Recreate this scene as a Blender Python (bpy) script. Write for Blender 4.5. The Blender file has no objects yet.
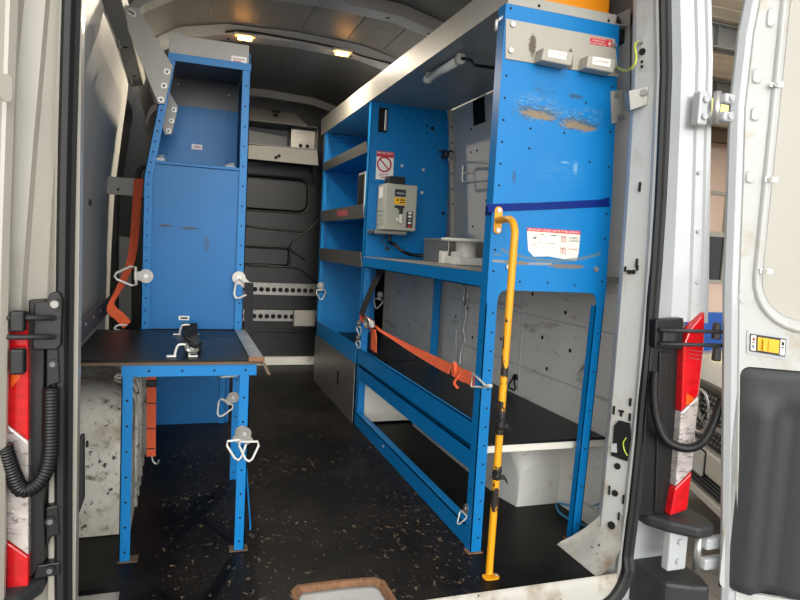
import bpy, bmesh, math, random
from mathutils import Vector, Matrix
random.seed(7)
PI = math.pi
COL = bpy.context.scene.collection
# ------------------------------------------------------------------ camera
FPX, HC = 636.36, 0.96
def camera_axes():
    yaw, pitch, roll = [math.radians(a) for a in (19.1087, -4.8164, 3.0822)]
    f = Vector((math.sin(yaw)*math.cos(pitch), math.cos(yaw)*math.cos(pitch), math.sin(pitch)))
    r = Vector((math.cos(yaw), -math.sin(yaw), 0)); u = r.cross(f)
    return r*math.cos(roll)+u*math.sin(roll), -r*math.sin(roll)+u*math.cos(roll), f
CR, CU, CF = camera_axes()
EYE = Vector((0, 0, HC))
def ray(px, py): return CF + CR*((px-400)/FPX) + CU*((300-py)/FPX)
def at(px, py, x=None, y=None, z=None):
    d = ray(px, py)
    if x is not None: t = x/d.x
    elif y is not None: t = y/d.y
    else: t = (z-HC)/d.z
    return EYE + d*t
def hit(px, py, p, n):
    d = ray(px, py); n = Vector(n)
    return EYE + d*((Vector(p)-EYE).dot(n)/d.dot(n))
cd = bpy.data.cameras.new('camera'); cam = bpy.data.objects.new('camera', cd); COL.objects.link(cam)
cd.sensor_width = 36; cd.lens = FPX/800*36; cd.clip_start = .02; cd.clip_end = 200
m4 = Matrix.Identity(4)
for i in range(3):
    m4[i][0], m4[i][1], m4[i][2], m4[i][3] = CR[i], CU[i], -CF[i], EYE[i]
cam.matrix_world = m4
bpy.context.scene.camera = cam

# ------------------------------------------------------------------ materials
def lin(c):
    return tuple(((v/255)/12.92 if v/255 <= .04045 else ((v/255+.055)/1.055)**2.4) for v in c)
class V:
    def __init__(s, nt, k): s.nt, s.k = nt, k
    def op(s, o, b=None, c=None, clamp=False):
        n = s.nt.nodes.new('ShaderNodeMath'); n.operation = o; n.use_clamp = clamp
        for i, q in enumerate((s, b, c)):
            if q is None: continue
            if isinstance(q, V): s.nt.links.new(q.k, n.inputs[i])
            else: n.inputs[i].default_value = q
        return V(s.nt, n.outputs[0])
    def __add__(s, o): return s.op('ADD', o)
    def __sub__(s, o): return s.op('SUBTRACT', o)
    def __mul__(s, o): return s.op('MULTIPLY', o)
    def abs(s): return s.op('ABSOLUTE')
    def gt(s, o): return s.op('GREATER_THAN', o)
    def lt(s, o): return s.op('LESS_THAN', o)
    def mx(s, o): return s.op('MAXIMUM', o)
    def mn(s, o): return s.op('MINIMUM', o)
    def ramp(s, a, b):          # smooth 0..1 between a and b
        n = s.nt.nodes.new('ShaderNodeMapRange'); n.clamp = True
        s.nt.links.new(s.k, n.inputs[0]); n.inputs[1].default_value = a; n.inputs[2].default_value = b
        return V(s.nt, n.outputs[0])
class NB:
    def __init__(s, mat):
        s.nt = mat.node_tree
        g = s.nt.nodes.new('ShaderNodeNewGeometry'); s.pos = g.outputs['Position']
        x = s.nt.nodes.new('ShaderNodeSeparateXYZ'); s.nt.links.new(s.pos, x.inputs[0])
        s.x, s.y, s.z = [V(s.nt, o) for o in x.outputs]
    def noise(s, scale, detail=4, stretch=None, rough=.55):
        n = s.nt.nodes.new('ShaderNodeTexNoise'); n.inputs['Scale'].default_value = scale
        n.inputs['Detail'].default_value = detail; n.inputs['Roughness'].default_value = rough
        p = s.pos
        if stretch:
            mp = s.nt.nodes.new('ShaderNodeMapping'); mp.inputs['Scale'].default_value = stretch
            s.nt.links.new(p, mp.inputs[0]); p = mp.outputs[0]
        s.nt.links.new(p, n.inputs['Vector'])
        return V(s.nt, n.outputs[0])
    def mix(s, fac, a, b):
        n = s.nt.nodes.new('ShaderNodeMix'); n.data_type = 'RGBA'
        if isinstance(fac, V): s.nt.links.new(fac.k, n.inputs[0])
        else: n.inputs[0].default_value = fac
        for i, q in ((6, a), (7, b)):
            if isinstance(q, tuple): n.inputs[i].default_value = (*q[:3], 1)
            else: s.nt.links.new(q, n.inputs[i])
        return n.outputs[2]
def mat(name, rgb, rough=.5, metal=0., var=.1, vscale=5, dirt=(), bump=None, extra=None, spec=.5, stretch=None, emit=0, coat=0):
    """dirt: list of (rgb, noise scale, lo, hi, stretch)"""
    m = bpy.data.materials.new(name); m.use_nodes = True
    b = m.node_tree.nodes['Principled BSDF']; N = NB(m); nt = m.node_tree
    c = lin(rgb)
    if var:
        n = N.noise(vscale, 5, stretch).ramp(.3, .7)
        col = N.mix(n, tuple(v*(1-var) for v in c), tuple(min(1, v*(1+var)) for v in c))
    else:
        col = N.mix(0., c, c)
    for d in dirt:
        f = N.noise(d[1], 6, d[4] if len(d) > 4 else None, .65).ramp(d[2], d[3])
        col = N.mix(f, col, lin(d[0]))
    if extra: col = extra(N, col)
    nt.links.new(col, b.inputs['Base Color'])
    b.inputs['Roughness'].default_value = rough; b.inputs['Metallic'].default_value = metal
    b.inputs['Specular IOR Level'].default_value = spec
    if coat: b.inputs['Coat Weight'].default_value = coat
    if bump:
        bn = nt.nodes.new('ShaderNodeBump'); bn.inputs['Strength'].default_value = bump[0]; bn.inputs['Distance'].default_value = .004
        nt.links.new(N.noise(bump[1], 3).k, bn.inputs['Height']); nt.links.new(bn.outputs[0], b.inputs['Normal'])
    if emit:
        nt.links.new(col, b.inputs['Emission Color']); b.inputs['Emission Strength'].default_value = emit
    return m
BLUE = (8, 116, 182)
def ellipse(N, cx, cz, rx, rz, ns=60, amt=.9):
    u = (N.x-cx)*(1/rx); w = (N.z-cz)*(1/rz)
    d = (u*u + w*w).op('SQRT')
    n = N.noise(ns, 5, (1, 1, 3.2), .7)-.5
    return (d + n*amt*2).ramp(1.0, .75)
def arc(N, cx, cz, k, x0, x1, w, ns=40):
    dx = N.x-cx
    d = (N.z-cz-(dx*dx*k)).abs()
    n = N.noise(ns, 4)-.5
    return (d+n*w*1.2).ramp(w, w*.6)*N.x.gt(x0)*N.x.lt(x1)
def streaks(N, cx, cz, rx, rz, k, m):
    """thin curved scratch lines filling an ellipse"""
    dx = N.x-cx
    u = dx*(1/rx); w = (N.z-cz-(dx*dx*k))*(1/rz)
    d = (u*u+w*w).op('SQRT')
    n = N.noise(16, 2, (1.2, 1, 14+m), .6)
    ln = (n-.5).abs().ramp(.03, .012)
    return ln*d.ramp(1.0, .55)*N.noise(30, 3).ramp(.40, .52)
def scuff_arcs(N, col):
    for a in ((1.10, .940, .9, .925, 1.29, .0065), (1.00, .951, .0, .90, .93, .004)):
        col = N.mix(arc(N, *a)*.8, col, lin((92, 118, 130)))
    col = N.mix(arc(N, 1.02, .928, .25, .90, 1.11, .005)*.8, col, lin((150, 146, 134)))
    f = ellipse(N, .985, .929, .055, .007, 60, .6).mx(ellipse(N, 1.165, .925, .075, .009, 60, .6))
    return N.mix(f*.9, col, lin((118, 110, 98)))
def end_panel_wear(N, col):
    brown, dark, pale = lin((132, 116, 96)), lin((50, 66, 82)), lin((150, 190, 210))
    c0 = col
    for cx, cz in ((1.02, 1.385), (1.165, 1.368)):
        col = N.mix(streaks(N, cx, cz+.012, .10, .05, 3.0, 0)*.8, col, dark)
        col = N.mix(streaks(N, cx, cz+.015, .10, .05, 3.5, 5)*.6, col, pale)
        col = N.mix(ellipse(N, cx, cz+.004, .075, .02, 50, 1.8)*.8, col, lin((70, 84, 92)))
        col = N.mix(ellipse(N, cx-.01, cz, .050, .011, 60, 1.5).mx(ellipse(N, cx+.02, cz-.006, .05, .008, 80, 1.5)), col, brown)
    col = N.mix(streaks(N, 1.04, 1.46, .05, .03, 0, 3)*.8, col, dark)
    col = N.mix(ellipse(N, 1.15, 1.455, .03, .008, 90, 1.5)*.7, col, dark)
    col = N.mix(ellipse(N, .955, 1.19, .007, .022, 80, 1.4)*.6, col, dark)
    col = N.mix(ellipse(N, 1.17, 1.235, .008, .02, 110, 2.0).mx(ellipse(N, 1.13, 1.25, .015, .004, 110, 2.0))*.4, col, pale)
    col = N.mix(streaks(N, 1.12, 1.22, .12, .06, 0, 2)*.12, col, pale)
    col = scuff_arcs(N, col)
    return N.mix(N.y.lt(1.80), c0, col)
def yellow_wear(N, col):
    b = N.z.gt(.58)*N.z.lt(.72); b = b.mx(N.z.gt(.20)*N.z.lt(.29)); b = b.mx(N.z.gt(.76)*N.z.lt(.80)*.6).mx(N.z.gt(.43)*N.z.lt(.53))
    f = (N.noise(26, 4, (1, 1, .6), .6)+b*.20-.2).ramp(.47, .50)*b.gt(.05)
    return N.mix(f, col, lin((34, 30, 28)))
M = {}
M['blue'] = mat('blue_powder_coat', BLUE, .38, 0, .06, 4, [((70, 130, 175), 90, .70, .74), ((40, 46, 56), 45, .745, .78)], (.05, 120), spec=.3)
M['blue_worn'] = mat('blue_worn_panel', BLUE, .38, 0, .06, 4, [((90, 150, 190), 70, .68, .73)], (.05, 120), end_panel_wear, spec=.3)
def door_scratch(N, col):
    f = ellipse(N, -.06, .99, .03, .005, 60, 1.0).mx(ellipse(N, .03, .985, .045, .0045, 60, 1.0)).mx(ellipse(N, .09, .93, .012, .03, 70, 1.6)*.5)
    return N.mix(f*N.y.lt(2.7), col, lin((50, 62, 70)))
M['blue_panel'] = mat('blue_scratched_panel', (8, 104, 166), .4, 0, .08, 3, [((90, 150, 190), 60, .70, .73), ((50, 60, 70), 50, .75, .78, (1, 1, 5))], (.05, 100), door_scratch, spec=.3)
M['hole'] = mat('dark_hole', (14, 14, 16), .9, 0, 0)
M['grey_coat'] = mat('grey_powder_coat', (160, 158, 151), .45, 0, .06, 6, [((120, 112, 100), 30, .66, .76)], (.05, 150))
M['beige_plate'] = mat('beige_plate_paint', (166, 162, 151), .5, 0, .05, 8, [((128, 116, 98), 60, .66, .72)], None,
    lambda N, c: N.mix(ellipse(N, .985, 1.585, .014, .035, 90, .8).mx(ellipse(N, 1.118, 1.555, .013, .04, 90, .8)), c, lin((84, 74, 62))))
M['dark_underside'] = mat('grey_underside', (140, 147, 153), .3, 0, .08, 3)
M['alu'] = mat('brushed_metal', (150, 148, 143), .38, .75, .10, 8, [((110, 106, 98), 40, .64, .74)], (.1, 200), stretch=(1, 1, 8))
M['steel'] = mat('zinc_steel', (190, 190, 186), .35, .8, .06, 20)
M['white_steel'] = mat('white_zinc_ring', (214, 214, 208), .4, .3, .05, 20)
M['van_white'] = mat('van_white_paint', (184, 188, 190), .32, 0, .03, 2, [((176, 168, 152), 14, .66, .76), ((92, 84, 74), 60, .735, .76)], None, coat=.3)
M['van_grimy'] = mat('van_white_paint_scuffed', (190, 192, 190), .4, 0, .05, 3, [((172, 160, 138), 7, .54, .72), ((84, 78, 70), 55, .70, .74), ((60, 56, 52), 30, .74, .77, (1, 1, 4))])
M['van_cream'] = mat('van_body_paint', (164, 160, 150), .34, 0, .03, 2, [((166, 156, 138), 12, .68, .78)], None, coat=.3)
M['lining'] = mat('grey_metal_lining', (212, 209, 202), .42, .08, .14, 2.2, [((216, 216, 214), 3, .58, .75, (1, 1, .35)), ((126, 112, 90), 9, .67, .78, (1, .6, .5))], (.1, 5), stretch=(1, 1, .4))
M['door_panel'] = mat('door_window_panel', (178, 175, 166), .5, 0, .03, 3, [((150, 134, 112), 9, .66, .78, (1, 1, 5))])
M['sill_grimy'] = mat('grimy_white_sill', (186, 184, 176), .5, 0, .05, 4, [((140, 122, 98), 9, .48, .70), ((70, 60, 50), 45, .64, .70)])
M['wall_white'] = mat('wall_panel_white', (240, 238, 230), .5, 0, .05, 3, [((168, 156, 134), 8, .58, .76, (1, .5, 2.5)), ((90, 84, 76), 40, .66, .71, (1, .5, 3.5))])
M['wall_grey'] = mat('wall_panel_grey', (188, 188, 186), .5, .1, .06, 4, [((110, 104, 96), 18, .68, .75)])
M['black_wall'] = mat('black_plastic', (17, 18, 20), .38, 0, .15, 4, [((86, 86, 86), 45, .745, .76)], (.15, 30))
M['roof'] = mat('roof_inner_skin', (122, 120, 117), .5, 0, .06, 2, [((100, 97, 93), 6, .6, .75)])
M['roof_bow'] = mat('roof_bow_metal', (168, 168, 168), .45, .1, .05, 6)
M['dark_rail'] = mat('dark_grey_rail', (104, 106, 108), .45, .2, .08, 5)
def floor_extra(N, col):
    near = N.y.ramp(4.2, 2.0)
    col = N.mix(N.noise(2.6, 6, None, .7).ramp(.45, .68)*.75, col, lin((40, 36, 33)))
    near = near*N.x.lt(.90)*(N.x+.05).gt(0)
    f = N.noise(44, 4, (1, .6, 1), .6).ramp(.61, .64)*N.noise(3.3, 3).ramp(.42, .60)*near*.85
    col = N.mix(f, col, lin((122, 104, 86)))
    f2 = N.noise(70, 3, (1, .55, 1), .6).ramp(.645, .685)*N.noise(2.7, 2).ramp(.46, .62)*near*.8
    col = N.mix(f2, col, lin((164, 144, 120)))
    return col
M['floor'] = mat('black_ply_floor', (11, 11, 11), .42, 0, .2, 8, [], (.25, 260), floor_extra, spec=.12)
M['rubber'] = mat('black_rubber_top', (17, 17, 19), .36, 0, .2, 6, [((60, 54, 50), 12, .62, .78), ((110, 88, 70), 60, .73, .75)], (.2, 260), spec=.2)
M['ply'] = mat('plywood_edge', (92, 76, 60), .7, 0, .2, 40, stretch=(1, 1, 6))
M['wood_edge'] = mat('worn_wood_edge', (128, 92, 64), .8, 0, .3, 60)
M['seal'] = mat('rubber_seal', (20, 21, 22), .55, 0, .15, 10)
M['black'] = mat('black_trim_plastic', (16, 17, 18), .45, 0, .12, 12, [((92, 92, 92), 25, .74, .77)])
M['bumper'] = mat('grey_bumper_plastic', (42, 44, 47), .5, 0, .08, 30, [((120, 118, 114), 22, .73, .76)], (.2, 400))
M['pad'] = mat('door_pad_plastic', (48, 50, 53), .55, 0, .08, 30, [((128, 128, 126), 20, .74, .77)], (.25, 300))
M['cable'] = mat('black_cable', (12, 12, 14), .4, 0, .1)
M['yellow'] = mat('yellow_paint', (224, 156, 16), .38, 0, .06, 8, [((36, 32, 30), 38, .68, .70, (2, 2, .8))], None, yellow_wear)
M['yellow_lever'] = mat('yellow_plastic', (240, 186, 24), .35, 0, .04)
M['orange_box'] = mat('orange_plastic', (226, 142, 14), .4, 0, .04)
M['orange'] = mat('orange_webbing', (232, 100, 58), .7, 0, .12, 60, [((140, 70, 44), 30, .66, .78)], (.3, 400))
M['black_web'] = mat('black_webbing', (30, 30, 32), .8, 0, .2, 60)
M['tape_blue'] = mat('blue_tape', (6, 36, 112), .5, 0, .1, 30, spec=.15)
M['tape_black'] = mat('black_tape', (22, 20, 20), .5, 0, .2, 40)
M['white'] = mat('white_label', (236, 234, 228), .5, 0, .02)
M['paper'] = mat('sticker_print', (228, 222, 208), .5, 0, .03, 20, [((190, 182, 166), 110, .60, .66)], None, scuff_arcs)
M['red'] = mat('red_print', (196, 36, 52), .5, 0, .03)
M['ink'] = mat('dark_print', (44, 40, 44), .5, 0, 0)
M['pink_ink'] = mat('maroon_print', (170, 90, 96), .5, 0, 0)
M['box'] = mat('grey_enclosure', (172, 172, 158), .45, 0, .04, 10, [((130, 124, 108), 40, .70, .76)])
M['cream_plastic'] = mat('white_moulding', (214, 212, 202), .4, 0, .03, 10, [((150, 142, 126), 24, .66, .76)])
M['tube'] = mat('white_tube_diffuser', (226, 228, 226), .3, 0, .02)
M['lens_red'] = mat('red_lens', (206, 20, 28), .12, 0, .18, 22, coat=1, stretch=(1, 1, 3))
M['lens_clear'] = mat('clear_lens', (206, 198, 194), .12, .25, .22, 30, [((150, 140, 140), 40, .55, .62, (1, 1, 3))], (.6, 60), coat=1)
M['lens_amber'] = mat('amber_lens', (232, 92, 30), .15, 0, .2, 30, coat=1)
M['lamp'] = mat('lit_lamp_lens', (255, 176, 74), .4, 0, 0, emit=14)
M['arch'] = mat('dirty_wheel_arch_steel', (206, 204, 194), .55, 0, .10, 7, [((150, 138, 116), 5, .50, .68), ((96, 86, 72), 14, .56, .66), ((50, 46, 42), 36, .61, .66)], (.15, 20))
M['arch_white'] = mat('wheel_arch_white', (206, 206, 200), .5, 0, .06, 5, [((132, 122, 104), 12, .62, .72)])
M['wire'] = mat('earth_wire', (186, 200, 70), .5, 0, .2, 40)
M['rope'] = mat('blue_rope', (60, 150, 200), .7, 0, .1, 60)
M['concrete'] = mat('concrete_ground', (138, 132, 122), .75, 0, .10, 2, [((104, 98, 92), 6, .56, .72)], (.2, 40))
M['car_white'] = mat('white_car_paint', (240, 236, 224), .2, 0, .01, coat=.6)
M['chrome'] = mat('chrome', (220, 220, 222), .12, 1, 0)
M['blue_screen'] = mat('blue_steel_screen', (24, 84, 168), .5, 0, .05)
M['cream_sheet'] = mat('cream_roof_sheet', (244, 232, 214), .6, 0, .04, 1)
M['pink_wall'] = mat('tan_wall_sheet', (206, 182, 168), .7, 0, .04, 1)
M['galv'] = mat('galvanised_beam', (150, 152, 150), .5, .3, .08, 3)
M['sky_panel'] = mat('yellow_skylight', (250, 240, 130), .5, 0, .03, emit=1.2)
M['glass_dark'] = mat('dark_window_glass', (30, 34, 38), .1, 0, .05)

# ------------------------------------------------------------------ geometry collector
class MB:
    def __init__(s): s.v, s.f, s.mi, s.sm = [], [], [], []
    def add(s, vs, fs, m=0, smooth=False):
        o = len(s.v); s.v += [Vector(v) for v in vs]
        for f in fs: s.f.append([i+o for i in f]); s.mi.append(m); s.sm.append(smooth)
        return s
    def frombm(s, bm, m=0, smooth=False, mtx=None):
        bm.verts.index_update()
        s.add([(mtx @ v.co if mtx else v.co.copy()) for v in bm.verts], [[v.index for v in f.verts] for f in bm.faces], m, smooth)
        bm.free(); return s
    def box(s, a, b, bev=0, m=0, mtx=None, seg=2):
        lo = Vector([min(a[i], b[i]) for i in range(3)]); hi = Vector([max(a[i], b[i]) for i in range(3)])
        bm = bmesh.new(); bmesh.ops.create_cube(bm, size=1)
        for v in bm.verts: v.co = Vector([(lo[i]+hi[i])/2 + v.co[i]*(hi[i]-lo[i]) for i in range(3)])
        if bev: bmesh.ops.bevel(bm, geom=bm.edges[:], offset=min(bev, .49*min(hi-lo)), segments=seg, affect='EDGES', profile=.5)
        return s.frombm(bm, m, False, mtx)
    def prism(s, pts, vec, m=0, bev=0):
        """planar polygon (3D points) pushed along vec"""
        vec = Vector(vec); n = len(pts); pts = [Vector(p) for p in pts]
        if bev:
            bm = bmesh.new(); vs = [bm.verts.new(p) for p in pts]; f = bm.faces.new(vs)
            r = bmesh.ops.extrude_face_region(bm, geom=[f])
            for e in r['geom']:
                if isinstance(e, bmesh.types.BMVert): e.co += vec
            bmesh.ops.recalc_face_normals(bm, faces=bm.faces[:])
            bmesh.ops.bevel(bm, geom=bm.edges[:], offset=bev, segments=2, affect='EDGES', profile=.5)
            return s.frombm(bm, m)
        nr = Vector((0, 0, 0))
        for i in range(n): nr += pts[i].cross(pts[(i+1) % n])
        if nr.dot(vec) > 0: pts = pts[::-1]
        vs = pts + [p+vec for p in pts]
        fs = [list(range(n)), [2*n-1-i for i in range(n)]]
        fs += [[(i+1) % n, i, i+n, (i+1) % n+n] for i in range(n)]
        return s.add(vs, fs, m)
    def cyl(s, p, q, r, m=0, n=16, r2=None, smooth=True):
        p, q = Vector(p), Vector(q); d = (q-p).normalized(); a = d.orthogonal().normalized(); b = d.cross(a)
        r2 = r if r2 is None else r2
        vs = [p+(a*math.cos(t)+b*math.sin(t))*r for t in [2*PI*i/n for i in range(n)]] + [q+(a*math.cos(t)+b*math.sin(t))*r2 for t in [2*PI*i/n for i in range(n)]]
        s.add(vs, [[i, (i+1) % n, (i+1) % n+n, i+n] for i in range(n)], m, smooth)
        o = len(s.v)-2*n
        s.f.append([o+n-1-i for i in range(n)]); s.f.append([o+n+i for i in range(n)]); s.mi += [m, m]; s.sm += [False, False]
        return s
    def tube(s, pts, r, m=0, n=10, closed=False, rads=None):
        pts = [Vector(p) for p in pts]; k = len(pts); vs = []; prev = None
        for i, p in enumerate(pts):
            if closed: d = pts[(i+1) % k]-pts[i-1]
            else: d = pts[min(i+1, k-1)]-pts[max(i-1, 0)]
            d.normalize()
            a = d.orthogonal().normalized() if prev is None else (prev-d*prev.dot(d)).normalized()
            prev = a; b = d.cross(a); rr = rads[i] if rads else r
            vs += [p+(a*math.cos(t)+b*math.sin(t))*rr for t in [2*PI*j/n for j in range(n)]]
        fs = []
        for i in range(k if closed else k-1):
            i2 = (i+1) % k
            off = 0
            if closed and i2 == 0:     # best rotational match for the seam
                off = min(range(n), key=lambda o: (vs[i*n]-vs[o]).length)
            fs += [[i*n+j, i*n+(j+1) % n, i2*n+(j+1+off) % n, i2*n+(j+off) % n] for j in range(n)]
        if not closed: fs += [list(range(n))[::-1], [(k-1)*n+j for j in range(n)]]
        return s.add(vs, fs, m, True)
    def ribbon(s, pts, w, th, m=0, wdirs=None):
        """flat strap along pts; w = half width vector (or list)"""
        pts = [Vector(p) for p in pts]; k = len(pts); vs = []
        for i, p in enumerate(pts):
            ww = Vector(wdirs[i]) if wdirs else Vector(w)
            d = (pts[min(i+1, k-1)]-pts[max(i-1, 0)]).normalized()
            nn = d.cross(ww)
            nn = nn.normalized()*th/2 if nn.length > 1e-6 else Vector((0, 0, th/2))
            vs += [p-ww-nn, p+ww-nn, p+ww+nn, p-ww+nn]
        fs = []
        for i in range(k-1):
            fs += [[i*4+j, i*4+(j+1) % 4, i*4+4+(j+1) % 4, i*4+4+j] for j in range(4)]
        fs += [[3, 2, 1, 0], [(k-1)*4+j for j in range(4)]]
        return s.add(vs, fs, m)
    def loft(s, rings, m=0, smooth=False, closed=False, flip=False):
        n = len(rings[0]); vs = [p for r in rings for p in r]; fs = []
        for i in range(len(rings)-1):
            for j in range(n if closed else n-1):
                f = [i*n+j, i*n+(j+1) % n, (i+1)*n+(j+1) % n, (i+1)*n+j]
                fs.append(f[::-1] if flip else f)
        return s.add(vs, fs, m, smooth)
    def lathe(s, c, prof, m=0, n=24, ax=(0, 0, 1)):
        c = Vector(c); ax = Vector(ax).normalized(); a = ax.orthogonal().normalized(); b = ax.cross(a)
        rings = [[c+ax*h+(a*math.cos(t)+b*math.sin(t))*r for t in [2*PI*i/n for i in range(n)]] for r, h in prof]
        return s.loft(rings, m, True, True)
    def disc(s, c, nrm, r, m=0, n=10, th=.0012):
        c = Vector(c); nrm = Vector(nrm).normalized()
        return s.cyl(c-nrm*.0005, c+nrm*th, r, m, n, smooth=False)
    def text(s, txt, o, xd, yd, size, m=0, align='CENTER', th=.0006):
        cu = bpy.data.curves.new('t', 'FONT'); cu.body = txt; cu.size = size; cu.align_x = align; cu.align_y = 'CENTER'; cu.resolution_u = 2
        ob = bpy.data.objects.new('t', cu); COL.objects.link(ob)
        dg = bpy.context.evaluated_depsgraph_get(); me = ob.evaluated_get(dg).to_mesh()
        xd, yd = Vector(xd).normalized(), Vector(yd).normalized(); nn = xd.cross(yd); o = Vector(o)
        s.add([o+xd*v.co.x+yd*v.co.y+nn*th for v in me.vertices], [list(p.vertices) for p in me.polygons], m)
        ob.evaluated_get(dg).to_mesh_clear(); bpy.data.objects.remove(ob); bpy.data.curves.remove(cu)
        return s
    def build(s, name, mats, parent=None, solid=0):
        if not isinstance(mats, (list, tuple)): mats = [mats]
        if parent is not None: org = ORG[parent.name]
        else:
            xs = [v.x for v in s.v]; ys = [v.y for v in s.v]; zs = [v.z for v in s.v]
            org = Vector(((min(xs)+max(xs))/2, (min(ys)+max(ys))/2, min(zs)))
        me = bpy.data.meshes.new(name); me.from_pydata([v-org for v in s.v], [], s.f)
        for q in mats: me.materials.append(M[q] if isinstance(q, str) else q)
        me.polygons.foreach_set('material_index', s.mi); me.polygons.foreach_set('use_smooth', s.sm); me.update()
        o = bpy.data.objects.new(name, me); COL.objects.link(o)
        if parent is not None: o.parent = parent
        else: o.location = org
        ORG[o.name] = org.copy()
        if solid:
            md = o.modifiers.new('s', 'SOLIDIFY'); md.thickness = solid; md.offset = 0
        return o
ORG = {}
def empty(name, loc, label, cat, group=None):
    o = bpy.data.objects.new(name, None); COL.objects.link(o); o.location = loc; o.empty_display_size = .05
    ORG[o.name] = Vector(loc); return tag(o, label, cat, group)
def tag(o, label, cat, group=None, kind=None):
    o['label'] = label; o['category'] = cat
    if group: o['group'] = group
    if kind: o['kind'] = kind
    return o
def struct(o, label=None, cat=None):
    o['kind'] = 'structure'
    if label: o['label'] = label
    if cat: o['category'] = cat
    return o
def smooth_path(pts, n=6):
    pts = [Vector(p) for p in pts]; out = []
    for i in range(len(pts)-1):
        p0, p1, p2, p3 = pts[max(i-1, 0)], pts[i], pts[i+1], pts[min(i+2, len(pts)-1)]
        for k in range(n):
            t = k/n
            out.append(.5*((2*p1)+(p2-p0)*t+(2*p0-5*p1+4*p2-p3)*t*t+(3*p1-p0-3*p2+p3)*t**3))
    return out+[pts[-1]]
def interp(tab, z):
    if z <= tab[0][0]: return tab[0][1]
    for (a, va), (b, vb) in zip(tab, tab[1:]):
        if z <= b: return va+(vb-va)*(z-a)/(b-a)
    return tab[-1][1]
def rrect(w, h, r, n=5):
    out = []
    for cx, cy, a0 in ((w/2-r, h/2-r, 0), (-w/2+r, h/2-r, 90), (-w/2+r, -h/2+r, 180), (w/2-r, -h/2+r, 270)):
        for i in range(n+1):
            a = math.radians(a0+90*i/n); out.append((cx+r*math.cos(a), cy+r*math.sin(a)))
    return out
CX = .543                                   # centre line of the van
def mirror(x): return 2*CX-x

# ------------------------------------------------------------------ van shell
GZ = -.68
mb = MB()
fl = [(-.45, 4.95), (-.45, 1.80), (-.135, 1.80), (-.135, 1.535), (.315, 1.535)]
fl += [(.318, 1.66), (.335, 1.682), (.45, 1.682), (.545, 1.674), (.562, 1.655), (.566, 1.535)]
fl += [(1.215, 1.535), (1.215, 1.745), (1.43, 1.75), (1.43, 4.95)]
mb.prism([(x, y, 0) for x, y in fl], (0, 0, -.016))
floor = struct(mb.build('floor', ['floor']), 'black textured plywood van floor worn with tan scuffs', 'floor')
# step well let into the floor's rear edge
mb = MB()
mb.prism([(.30, 1.50, -.017), (.58, 1.50, -.017), (.58, 1.70, -.017), (.30, 1.70, -.017)], (0, 0, -.02))
struct(mb.build('trim_1', ['van_grimy']), 'cream metal step well showing through the cut in the floor edge', 'trim')
mb = MB()
inner = [(.318, 1.535), (.318, 1.66), (.335, 1.682), (.45, 1.682), (.545, 1.674), (.562, 1.655), (.566, 1.535)]
outer = [(.326, 1.535), (.326, 1.652), (.340, 1.671), (.45, 1.671), (.540, 1.664), (.553, 1.648), (.557, 1.535)]
mb.loft([[(x, y, .0012) for x, y in inner], [(x, y, -.012) for x, y in outer]])
mb.loft([[(x, y, .0012) for x, y in [(.306, 1.535), (.306, 1.668), (.328, 1.694), (.45, 1.694), (.552, 1.685), (.574, 1.66), (.577, 1.535)]], [(x, y, .0012) for x, y in inner]])
struct(mb.build('trim_2', ['wood_edge']), 'splintered brown wood edge around the floor cut', 'trim')
# sill below the floor edge
mb = MB()
pr = [(1.537, .0012), (1.530, -.002), (1.526, -.02), (1.524, -.05), (1.522, -.10), (1.52, -.25)]
mb.loft([[(x, y, z) for y, z in pr] for x in (-.30, .3, .6, 1.0, 1.30)], smooth=True)
mb.box((-.30, 1.53, -.28), (1.38, 1.60, -.12))
mb.box((-.40, 1.53, -.06), (-.10, 1.84, -.017))
struct(mb.build('trim_3', ['sill_grimy']), 'white painted sill along the rear floor edge', 'sill')
# right inner pillar and flange
DXT = [(-.1, -.026), (0, -.018), (.17, -.008), (.54, .0), (.85, .0), (1.136, -.008), (1.4, -.021), (1.58, -.034), (1.69, -.052), (1.9, -.10)]
ZL = [-.10, 0, .05, .17, .35, .54, .70, .85, 1.0, 1.135, 1.3, 1.5, 1.7, 1.9]
def pillar(sideR):
    fx = (lambda x: x) if sideR else mirror
    mb = MB()
    prof = [(1.42, 1.80), (1.40, 1.74), (1.30, 1.665), (1.284, 1.64), (1.278, 1.620), (1.309, 1.560), (1.302, 1.540), (1.305, 1.530), (1.345, 1.545), (1.36, 1.57)]
    if not sideR: prof = [(1.42, 1.80), (1.40, 1.70), (1.35, 1.66), (1.32, 1.62), (1.298, 1.585), (1.294, 1.565), (1.296, 1.535), (1.305, 1.531), (1.345, 1.545), (1.36, 1.57)]
    lean = 1. if sideR else .0
    mb.loft([[(fx(x+lean*interp(DXT, z)*(.55 if y > 1.6 else 1.)), y, z) for x, y in prof] for z in ZL], flip=not sideR)
    return mb
PN = Vector((-.889, -.459, 0)); PT = Vector((-.459, .889, 0))
def phit(px, py):
    p = hit(px, py, (1.294, 1.59, .6), PN)
    for k in range(3): p = hit(px, py, (1.294+interp(DXT, p.z)*.8, 1.59, .6), PN)
    return p
on_pillar = phit
mb = pillar(True)
def slot(px, py, w, h):
    c = phit(px, py); t = PT
    c = c + PN*.003
    mb.prism([c+t*a*w/2+Vector((0, 0, b*h/2)) for a, b in ((-1, -1), (1, -1), (1, 1), (-1, 1))], PN*.004, 1)
for px, py, w, h in ((640.5, 187, .006, .028), (637.5, 263, .006, .026), (632, 271, .026, .005), (626, 269, .006, .016), (638, 268, .006, .016), (614.5, 410, .006, .026),
                     (631, 402, .006, .024), (630.5, 417, .006, .024), (622, 411, .016, .006), (622, 414, .006, .014), (610, 490, .005, .028), (624, 499, .005, .028), (619.5, 516, .005, .024)): slot(px, py, w, h)
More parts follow.
